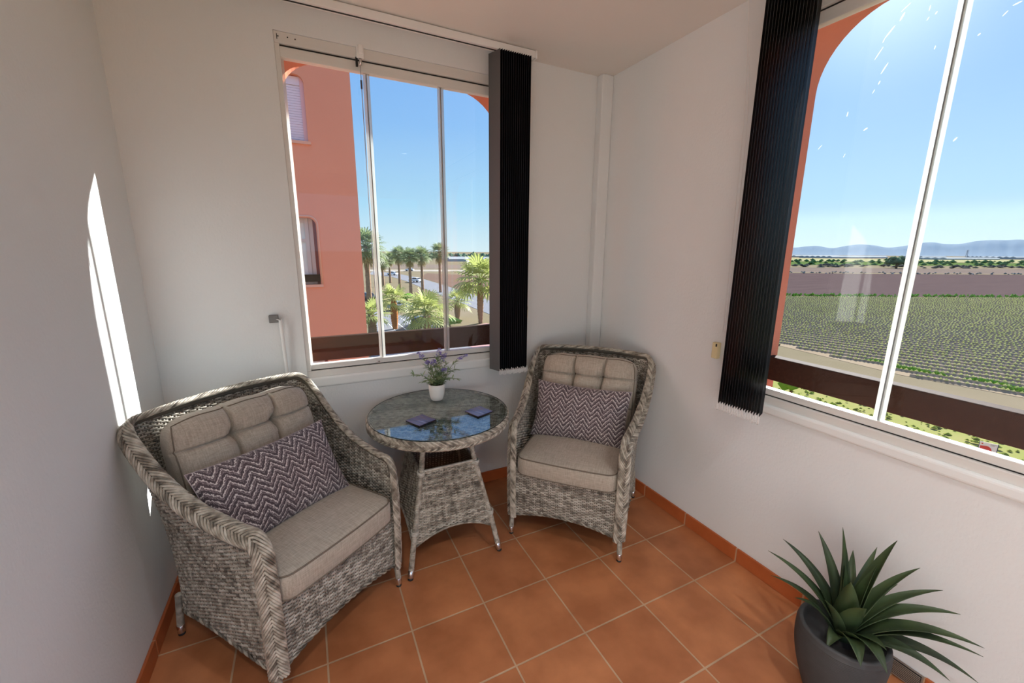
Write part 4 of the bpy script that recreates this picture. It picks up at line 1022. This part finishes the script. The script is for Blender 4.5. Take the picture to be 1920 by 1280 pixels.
# distant greenhouses, town strips, warehouses
def gpt(x, y, z=G):
    d = rt2*(x-960)/774.07-up2*(y-640)/774.07+fw; k = (z-CAM.z)/d.z; return Vector((CAM.x+d.x*k, CAM.y+d.y*k, z))
WR = mat('greenhouse_plastic', srgb(186, 188, 186), .9, noise=((.02, .02, .02), .6, srgb(150, 156, 158)))
def long_roof(label, x0, x1, y, hh, depth=60, m=None):
    p, q = gpt(x0, y), gpt(x1, y); d = (q-p).normalized(); n = Vector((-d.y, d.x, 0)); n = n if n.dot(p-CAM) > 0 else -n; p, q = p+Vector((0, 0, -.1)), q+Vector((0, 0, -.1))
    L = (q-p).length; root = thing('greenhouse', label, 'greenhouse', p, math.atan2(d.y, d.x), 'distant greenhouses')
    sgn = 1 if Vector((-d.y, d.x, 0)).dot(n) > 0 else -1
    mb = MB(); mb.box(0, L, min(0, sgn*depth), max(0, sgn*depth), 0, hh*.6); mb.build('walls', m or WR, root, smooth=False)
    r_ = MB(); ns = 6
    for k in range(ns):
        y0 = sgn*depth*k/ns; y1 = sgn*depth*(k+1)/ns; ym = (y0+y1)/2
        r_.add([(0, y0, hh*.6), (L, y0, hh*.6), (0, ym, hh), (L, ym, hh), (0, y1, hh*.6), (L, y1, hh*.6)], [(0, 1, 3, 2), (2, 3, 5, 4), (0, 2, 4), (1, 5, 3)])
    r_.build('roof', m or WR, root, smooth=False)
for k, (x0, x1, y, h_) in enumerate(((1492, 1575, 481.5, 6), (1560, 1665, 484, 6), (1775, 1875, 487, 5), (1860, 1925, 483.5, 7), (1730, 1775, 482.5, 6), (1905, 1960, 486, 8))):
    long_roof(['low white greenhouse roof at the foot of the mountains, leftmost', 'white greenhouse strip left of the right window glass joint', 'white greenhouse strip right of the pylon on the plain', 'wide pale greenhouse near the right edge of the view', 'short white greenhouse just right of the glass joint', 'farthest right white greenhouse under the mountains'][k], x0, x1, y, h_, 80)
long_roof('long white flat roofed warehouse seen beyond the palms left of the blind', 842, 960, 490, 4.2, 60)
# pylon
pb = gpt(1811, 485); t = thing('power_pylon', 'lattice electricity pylon standing on the plain before the mountains', 'pylon', pb)
mb = MB(); hp = 26
for sx, sy in ((1, 1), (1, -1), (-1, 1), (-1, -1)): mb.tube([(sx*2.4, sy*2.4, 0), (sx*.5, sy*.5, hp)], .28, 5)
for k in range(6):
    z = k*4; w = 2.4-1.9*z/hp; w2 = 2.4-1.9*(z+4)/hp
    for s_ in (1, -1): mb.tube([(-w, s_*w, z), (w2, s_*w2, z+4)], .16, 4); mb.tube([(w, s_*w, z), (-w2, s_*w2, z+4)], .16, 4)
PYM = mat('galvanised_steel', srgb(120, 128, 142), .5, metal=.3)
mb.build('mast', PYM, t)
dirp = Vector((rt2.x, rt2.y)).normalized()
for z in (17, 21, 25):
    mb = MB(); mb.tube([(-dirp.x*6, -dirp.y*6, z), (0, 0, z+.8), (dirp.x*6, dirp.y*6, z)], .3, 5); mb.build('crossarm', PYM, t)
# single dark round tree on the plain
def round_tree(label, p, h, r_, m, trunk=True, group=None):
    t = thing('tree', label, 'tree', p, 0, group); rg = random.Random(int(p[0]*10) % 999)
    mb = MB(); mb.tube([(0, 0, 0), (0, 0, h*.5)], r_*.12, 6); mb.build('trunk', mat('bark', srgb(110, 90, 72), .9) if 'bark' not in bpy.data.materials else bpy.data.materials['bark'], t)
    mb = MB(); clump(mb, (0, 0, h*.42), r_, r_, h*.55, rg, 46); mb.build('crown', m, t); return t
DKG = mat('dark_foliage', srgb(78, 98, 74), .9, noise=((.5, .5, .5), .5, srgb(98, 116, 84)))
round_tree('single dark round tree on the far side of the ploughed field', gpt(1680, 503), 9, 6.5, DKG)
yt = gpt(1463, 745)
round_tree('young sapling below the guard board at the left edge of the right window', gpt(1480, 752), 2.3, .8, HEDGE)
# advertising board in the grass
p = gpt(1846, 862); d_ = Vector((CAM.x-p.x, CAM.y-p.y)).normalized()
t = thing('advertising_board', 'white advertising board with a large red shape standing in the grass below the right window', 'sign', p, math.atan2(d_.y, d_.x)+PI/2+.10)
t.scale = (.46, .46, .62)
bevel(MB().box(-.62, .62, -.02, .02, .15, 1.42).build('panel', mat('sign_white', srgb(236, 226, 228), .6), t, smooth=False), .01)
mb = MB(); V = [(-.55, -.026, .42), (-.55, -.026, 1.10)]
for k in range(19): a = PI/2-k/18*PI; V.append((-.12+.42*math.cos(a), -.026, .77+.38*math.sin(a)))
V += [(-.45, -.026, .36)]; V2 = [(x, -.019, z) for x, y, z in V]; n = len(V); mb.add(V+V2, [tuple(range(n)), tuple(range(n, 2*n))[::-1]]+[(i, n+i, n+(i+1) % n, (i+1) % n) for i in range(n)])
mb.build('red_shape', mat('sign_red', srgb(212, 62, 58), .6), t, smooth=False)
RS = bpy.data.materials['sign_red']; GY = mat('sign_grey', srgb(150, 140, 150), .7)
MB().box(-.50, -.38, -.026, -.019, 1.24, 1.32).build('corner_mark', RS, t, smooth=False); MB().box(.38, .50, -.026, -.019, .24, .34).build('corner_mark', RS, t, smooth=False)
for z, w in ((1.30, .42), (1.22, .3)): MB().box(.12, .12+w, -.026, -.019, z, z+.035).build('text_line', GY, t, smooth=False)
MB().box(.62, .68, -.03, .03, 0, 1.46).build('post', mat('sign_post', srgb(70, 66, 96), .6), t, smooth=False)
MB().box(-.66, -.62, -.03, .03, 0, 1.44).build('post', bpy.data.materials['sign_post'], t, smooth=False)

# ------------------------------------------------------------------ neighbouring wing of the building
BW = mat('salmon_render', srgb(238, 166, 136), .9, noise=((.6, .6, .6), .7, srgb(230, 156, 128)), bump=((40, 40, 40), .2, .008))
YB_ = 8.0
t = thing('apartment_wing', 'salmon pink rendered wing of the apartment building outside the left window', 'building', (-.70, YB_, G))
mb = MB(); ops = []
x0w, x1w = -2.35, -.90
for k in range(-2, 3): ops.append((-1.88, -.925, .84+3.02*k-G, 2.30+3.02*k-G if k != 1 else 5.14-G, .0, .16))
wall_open(mb, -7, 0, 0, 17, ops, 0, .30, 'x'); mb.build('facade', BW, t, smooth=False)
MB().box(-7, -.0, .30, 9, 0, 17).build('core', BW, t, smooth=False) if False else MB().box(-.3, -.0, .30, 9, 0, 17).build('side_wall', BW, t, smooth=False)
MB().box(-7, .05, -.05, 9, 17, 17.3).build('roof_slab', BW, t, smooth=False)
PLILAC = mat('pvc_shutter', srgb(232, 222, 232), .5); FR = mat('grey_pvc_frame', srgb(196, 190, 184), .5); INT = mat('interior_wall', srgb(190, 200, 196), .9)
MB().box(-7, -.3, 1.6, 1.7, 0, 17).build('inner_wall', INT, t, smooth=False)
for k in range(-2, 3):
    zb, zt_ = ops[k+2][2], ops[k+2][3]
    if k == 1:
        MB().box(-1.88, -.925, .10, .30, zb+1.10, zt_).build('shutter_box', mat('pale_yellow_reveal', srgb(232, 206, 160), .8), t, smooth=False) if False else None
        sh = MB(); z = zb
        while z < zt_-.16: sh.box(-1.86, -1.0, .12, .14, z, z+.046); z += .050
        s_ = sh.build('roller_shutter', PLILAC, t, smooth=False)
        MB().box(-1.88, -.925, .10, .24, zt_-.18, zt_-.02).build('shutter_box', PLILAC, t, smooth=False)
        MB().box(-1.0, -.925, .08, .20, zb, zt_).build('guide_rail', mat('pink_frame', srgb(228, 190, 192), .6), t, smooth=False)
        MB().box(-1.88, -.925, .15, .16, zb, zt_).build('shutter_backing', PLILAC, t, smooth=False)
    else:
        f = MB()
        for a_, b_2 in ((-1.88, -1.82), (-1.16, -1.08)): f.box(a_, b_2, .155, .222, zb, zt_)
        f.box(-1.075, -.99, .18, .24, zb, zt_); f.box(-1.82, -1.16, .16, .22, zt_-.10, zt_); f.box(-1.82, -1.16, .16, .22, zt_-.52, zt_-.45); f.box(-1.82, -1.16, .16, .22, zb, zb+.08)
        fo = f.build('window_frame', FR, t, smooth=False); MB().box(-1.86, -1.10, .185, .190, zb, zt_).build('pane', mat('painted_reflection_glass', srgb(206, 218, 214), .08, spec=.8) if 'painted_reflection_glass' not in bpy.data.materials else bpy.data.materials['painted_reflection_glass'], fo, smooth=False)  # pale pane colour stands in for the sky reflected in it
        MB().box(-1.0, -.925, .24, .29, zb, zt_).build('jamb_panel', mat('dull_red_reveal', srgb(150, 96, 96), .8) if 'dull_red_reveal' not in bpy.data.materials else bpy.data.materials['dull_red_reveal'], t, smooth=False)
        P_ = [(-1.88, zt_+.03)]+[(-.895-.17+.17*math.sin(q), zt_+.03-.17+.17*math.cos(q)) for q in np.linspace(0, PI/2, 8)]+[(-.895, zb)]
        MB().tube([(x, -.005, z) for x, z in P_], .022, 6).build('surround', mat('pink_sill', srgb(232, 176, 150), .8) if 'pink_sill' not in bpy.data.materials else bpy.data.materials['pink_sill'], t)
        MB().box(-1.88, -.925, .06, .10, zb+.06, zb+.22).build('guard_board', WOOD, t, smooth=False)
    MB().box(-1.93, -.88, -.04, .12, zb-.06, zb).build('sill', mat('pink_sill', srgb(226, 184, 180), .8) if 'pink_sill' not in bpy.data.materials else bpy.data.materials['pink_sill'], t, smooth=False)

# roads and paving through the left window
def px_sheet(name, pix, z, m): return sheet(name, [tuple(gpt(*p))[:2] for p in pix], z, m)
px_sheet('road', [(700, 640), (700, 575), (722, 590), (760, 592), (900, 640), (905, 700), (690, 700)], G+.03, ASPH)
px_sheet('road', [(690, 514), (735, 519), (762, 527), (800, 543), (870, 570), (930, 594), (930, 568), (880, 550), (830, 534), (790, 522), (745, 513), (700, 508)][::-1], G+.04, ASPH)
px_sheet('field_strip', [(800, 512), (960, 520), (960, 556), (880, 549), (828, 532), (788, 520)], G+.03, mat('brown_plot', srgb(116, 96, 84), .95, noise=((.1, .1, .1), .6, srgb(102, 84, 74))))
px_sheet('field_strip', [(690, 495), (960, 497), (960, 503), (690, 504)], G+.03, mat('dull_brown_plot', srgb(118, 106, 96), .95))
px_sheet('road', [(690, 505.5), (960, 506), (960, 509), (690, 508.5)], G+.05, PAVE)
px_sheet('paving', [(855, 618), (912, 606), (960, 618), (920, 660), (840, 640)], G+.05, PINKP)
px_sheet('grass_strip', [(690, 560), (745, 548), (790, 562), (850, 580), (800, 590), (740, 585), (700, 572)], G+.03, mat('verge_grass', srgb(128, 128, 78), .95, noise=((.3, .3, .3), .6, srgb(146, 134, 104))))
mb = MB()
for (xa, ya, xb, yb_) in ((722, 600, 760, 640), (735, 598, 790, 640), (750, 596, 830, 640)):
    p, q = gpt(xa, ya), gpt(xb, yb_); d_ = (q-p).normalized(); n_ = Vector((-d_.y, d_.x, 0))*.07
    mb.add([(*(p+n_)[:2], G+.04), (*(p-n_)[:2], G+.04), (*(q-n_)[:2], G+.04), (*(q+n_)[:2], G+.04)], [(0, 1, 2, 3)])
tag(mb.build('parking_lines', mat('white_paint', srgb(240, 240, 240), .7), smooth=False), None, None, None, 'structure')
# horizon trees left view
mb = MB()
for k in range(150):
    p = gpt(670+k*2.1, 484+rb.uniform(-1.5, 1.0)); clump(mb, (p.x, p.y, G), 11, 11, 6.0 if k % 5 else 8, rb, 5)
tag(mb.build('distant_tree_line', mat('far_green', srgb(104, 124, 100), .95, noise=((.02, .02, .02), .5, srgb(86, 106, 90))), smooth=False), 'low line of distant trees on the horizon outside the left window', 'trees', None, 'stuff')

# ------------------------------------------------------------------ palms
BARK = mat('palm_bark', srgb(164, 140, 118), .95, noise=((2, 2, 9), .6, srgb(130, 100, 82)))
BARKY = mat('young_palm_bark', srgb(190, 128, 78), .95, noise=((3, 3, 9), .6, srgb(150, 96, 60)))
def frond_mat(name, c1, c2):
    m = mat(name, c1, .55, noise=((2, 2, 2), .5, c2)); t = m.node_tree; b = t.nodes['Principled BSDF']; out = t.nodes['Material Output']
    tl = N(t, 'ShaderNodeBsdfTranslucent'); 
    for l in list(b.inputs['Base Color'].links): t.links.new(l.from_socket, tl.inputs[0])
    mi = N(t, 'ShaderNodeMixShader'); mi.inputs[0].default_value = .4; t.links.new(b.outputs[0], mi.inputs[1]); t.links.new(tl.outputs[0], mi.inputs[2]); t.links.new(mi.outputs[0], out.inputs[0]); return m
FROND = frond_mat('palm_frond', srgb(110, 128, 86), srgb(138, 150, 104)); FRONDY = frond_mat('yellow_green_palm_frond', srgb(146, 158, 80), srgb(176, 182, 112))  # second frond colour is yellower, used on the young palms
DEADF = mat('dry_frond', srgb(176, 160, 116), .9)
def fan_leaf(mb, base, dirv, petL, R, nb=15, droop=.35, rg=random):
    base = np.array(base, float); d = np.array(dirv, float); d /= np.linalg.norm(d)
    s_ = np.cross(d, [0, 0, 1.]); s_ /= np.linalg.norm(s_)+1e-9; u = np.cross(s_, d); hub = base+d*petL-np.array([0, 0, droop*petL*.35])
    mid = base+d*petL*.5
    mb.tube([base, mid, hub], [.035*R, .025*R, .02*R], 4, caps=False)
    d2 = d-np.array([0, 0, droop*.6]); d2 /= np.linalg.norm(d2); u2 = np.cross(s_, d2)
    for k in range(nb):
        a = (k/(nb-1)-.5)*PI*1.25; v = d2*math.cos(a)+s_*math.sin(a); L = R*(1-.28*abs(a)/2)*rg.uniform(.9, 1.05); w = R*.05; cr2 = np.cross(v, u2)
        p0 = hub; p1 = hub+v*L*.55+u2*L*.03; p2 = hub+v*L*.86-np.array([0, 0, droop*L*.16]); p3 = hub+v*L-np.array([0, 0, droop*L*.42])
        mb.add([p0-cr2*w*.15, p0+cr2*w*.15, p1-cr2*w, p1+cr2*w, p2-cr2*w*.6, p2+cr2*w*.6, p3], [(0, 1, 3, 2), (2, 3, 5, 4), (4, 5, 6)])
def make_palm(label, loc, h, cr_, nfr, young=False, seed=1, dead=True, tr=None, orange=False):
    rg = random.Random(seed); t = thing('fan_palm', label, 'palm tree', loc, rg.uniform(0, 6), 'palms by the road')
    r0 = tr or (.28 if not young else .34); P, rad = [], []
    for i in range(26):
        q = i/25; P.append((.05*math.sin(q*3)*h*.08, 0, h*q)); rad.append((r0*(1.25-.45*q) if not young else r0*(.8+.5*math.sin(q*PI)))*(1+(.07 if i % 2 else -.05)))
    mb = MB(); mb.tube(P, rad, 10); mb.build('trunk', BARKY if orange else BARK, t)
    mb = MB(); top = P[-1]
    for k in range(nfr):
        a = k*2.39996+rg.uniform(-.2, .2); e = 1.35-1.75*(k/nfr)**.9; dv = (math.cos(a)*math.cos(e), math.sin(a)*math.cos(e), math.sin(e))
        fan_leaf(mb, (top[0], top[1], top[2]-.1), dv, cr_*.52, cr_*.55, 15, .35+.35*(k/nfr), rg)
    mb.build('crown', FRONDY if young else FROND, t)
    if dead:
        mb = MB()
        for k in range(14):
            a = k*2.4; fan_leaf(mb, (top[0], top[1], top[2]-.5), (math.cos(a)*.6, math.sin(a)*.6, -.9), cr_*.3, cr_*.4, 9, .8, rg)
        mb.build('dry_skirt', DEADF, t)
    return t
palms = [  # px of foot, py of foot, py of crown centre, crown radius m, fronds, young, label
 (697, 628, 462, 2.6, 34, False, 'tallest nearest palm just right of the salmon building corner'),
 (719, 537, 492, 2.6, 26, False, 'thin distant palm nearest the building, left of the roadside row'),
 (732, 530, 484, 2.8, 26, False, 'roadside palm just right of the glass joint, leftmost of the even row'),
 (750, 543, 477, 2.8, 28, False, 'slim roadside palm left of the white car'),
 (771, 558, 481, 2.5, 28, False, 'slim roadside palm immediately left of the white car on the road'),
 (793, 556, 479, 2.6, 28, False, 'slim roadside palm immediately right of the white car on the road'),
 (826, 548, 473, 3.0, 30, False, 'tall roadside palm beside the second glass joint'),
 (741, 617, 560, 2.5, 20, True, 'small young palm with orange trunk in the car park'),
 (802, 640, 586, 3.2, 26, True, 'broad yellow green young palm in front of the second glass joint'),
 (858, 598, 564, 2.5, 18, True, 'short young palm behind the pink paving'),
 (901, 606, 524, 4.3, 28, True, 'large bright green palm beside the black blind'),
 (700, 640, 590, 2.4, 20, True, 'low young palm at the foot of the salmon building corner'),
]
for k, (x, y, yc, cr_, nf, yg, lab) in enumerate(palms):
    p = gpt(x, y)
    # height: where the crown centre pixel meets the vertical above the foot
    best = min(np.arange(1, 16, .1), key=lambda h: abs((640-774.07*((Vector((p.x, p.y, G+h))-CAM).dot(up2))/((Vector((p.x, p.y, G+h))-CAM).dot(fw)))-yc))
    make_palm(lab, p, float(best), cr_, nf, yg, k+3, dead=not yg, orange='orange' in lab)
# low bushes
for (x, y, h_, r_, lab) in ((763, 566, 1.6, 1.3, 'small round green bush by the kerb between the palms'), (842, 612, 1.2, 1.6, 'low green bush left of the pink paving')):
    round_tree(lab, gpt(x, y), h_, r_, HEDGE)

# ------------------------------------------------------------------ cars
TYRE = mat('tyre', (.02, .02, .02, 1), .8); CGL = mat('car_glass', srgb(40, 46, 54), .1)
def make_car(label, px_, py_, rz, body):
    t = thing('car', label, 'car', gpt(px_, py_)+Vector((0, 0, .06)), rz, None)
    prof = [(-2.1, .30), (-2.15, .62), (-2.0, .86), (-1.55, .93), (-1.15, 1.38), (-.6, 1.46), (.35, 1.44), (1.0, .98), (1.85, .84), (2.1, .62), (2.1, .30)]
    mb = MB(); n = len(prof); hw = .86
    def wd(z): return hw if z < .95 else hw*(1-.22*(z-.95)/.5)
    L_, R_2 = [(x, -wd(z), z) for x, z in prof], [(x, wd(z), z) for x, z in prof]
    mb.add(L_+R_2, [tuple(range(n)), tuple(range(n, 2*n))[::-1]]+[(i, n+i, n+(i+1) % n, (i+1) % n) for i in range(n)])
    bevel(mb.build('body', body, t, smooth=False), .05)
    gl = MB()
    for s_ in (-1, 1): gl.add([(-1.35, s_*.845, 1.0), (.85, s_*.85, 1.0), (.3, s_*.70, 1.38), (-.95, s_*.70, 1.38)], [(0, 1, 2, 3)])
    gl.add([(.98, -.72, 1.02), (.98, .72, 1.02), (.40, .60, 1.42), (.40, -.60, 1.42)], [(0, 1, 2, 3)]); gl.add([(-1.58, -.72, .98), (-1.58, .72, .98), (-1.2, .6, 1.36), (-1.2, -.6, 1.36)], [(0, 1, 2, 3)])
    gl.build('glazing', CGL, t, smooth=False)
    for x in (-1.32, 1.32):
        for y in (-.80, .80):
            w = MB(); w.lathe([(0, 0), (.32, 0), (.33, .02), (.33, .18), (.32, .2), (0, .2)], (x, y-.1, .30), (x, y+1, .30), 16); w.build('wheel', TYRE, t)
WC = mat('car_white', srgb(238, 238, 240), .3, coat=.5); DC = mat('car_dark', srgb(60, 64, 76), .3, coat=.5); SVC = mat('car_silver', srgb(180, 186, 192), .3, metal=.3, coat=.5)
make_car('white car driving along the road between the slim palms', 779, 529, 2.2, WC)
make_car('white car on the far bend of the road left of the palm row', 736, 516, 2.4, WC)
make_car('dark grey car parked against the foot of the building corner palm', 689, 562, 1.9, DC)
make_car('silver car parked behind the small young palm', 752, 580, .4, SVC)
make_car('dark blue grey car half hidden under the broad young palm', 787, 614, 1.2, DC)
make_car('pale car far along the road at the left of the row of palms', 768, 508, 2.6, WC)
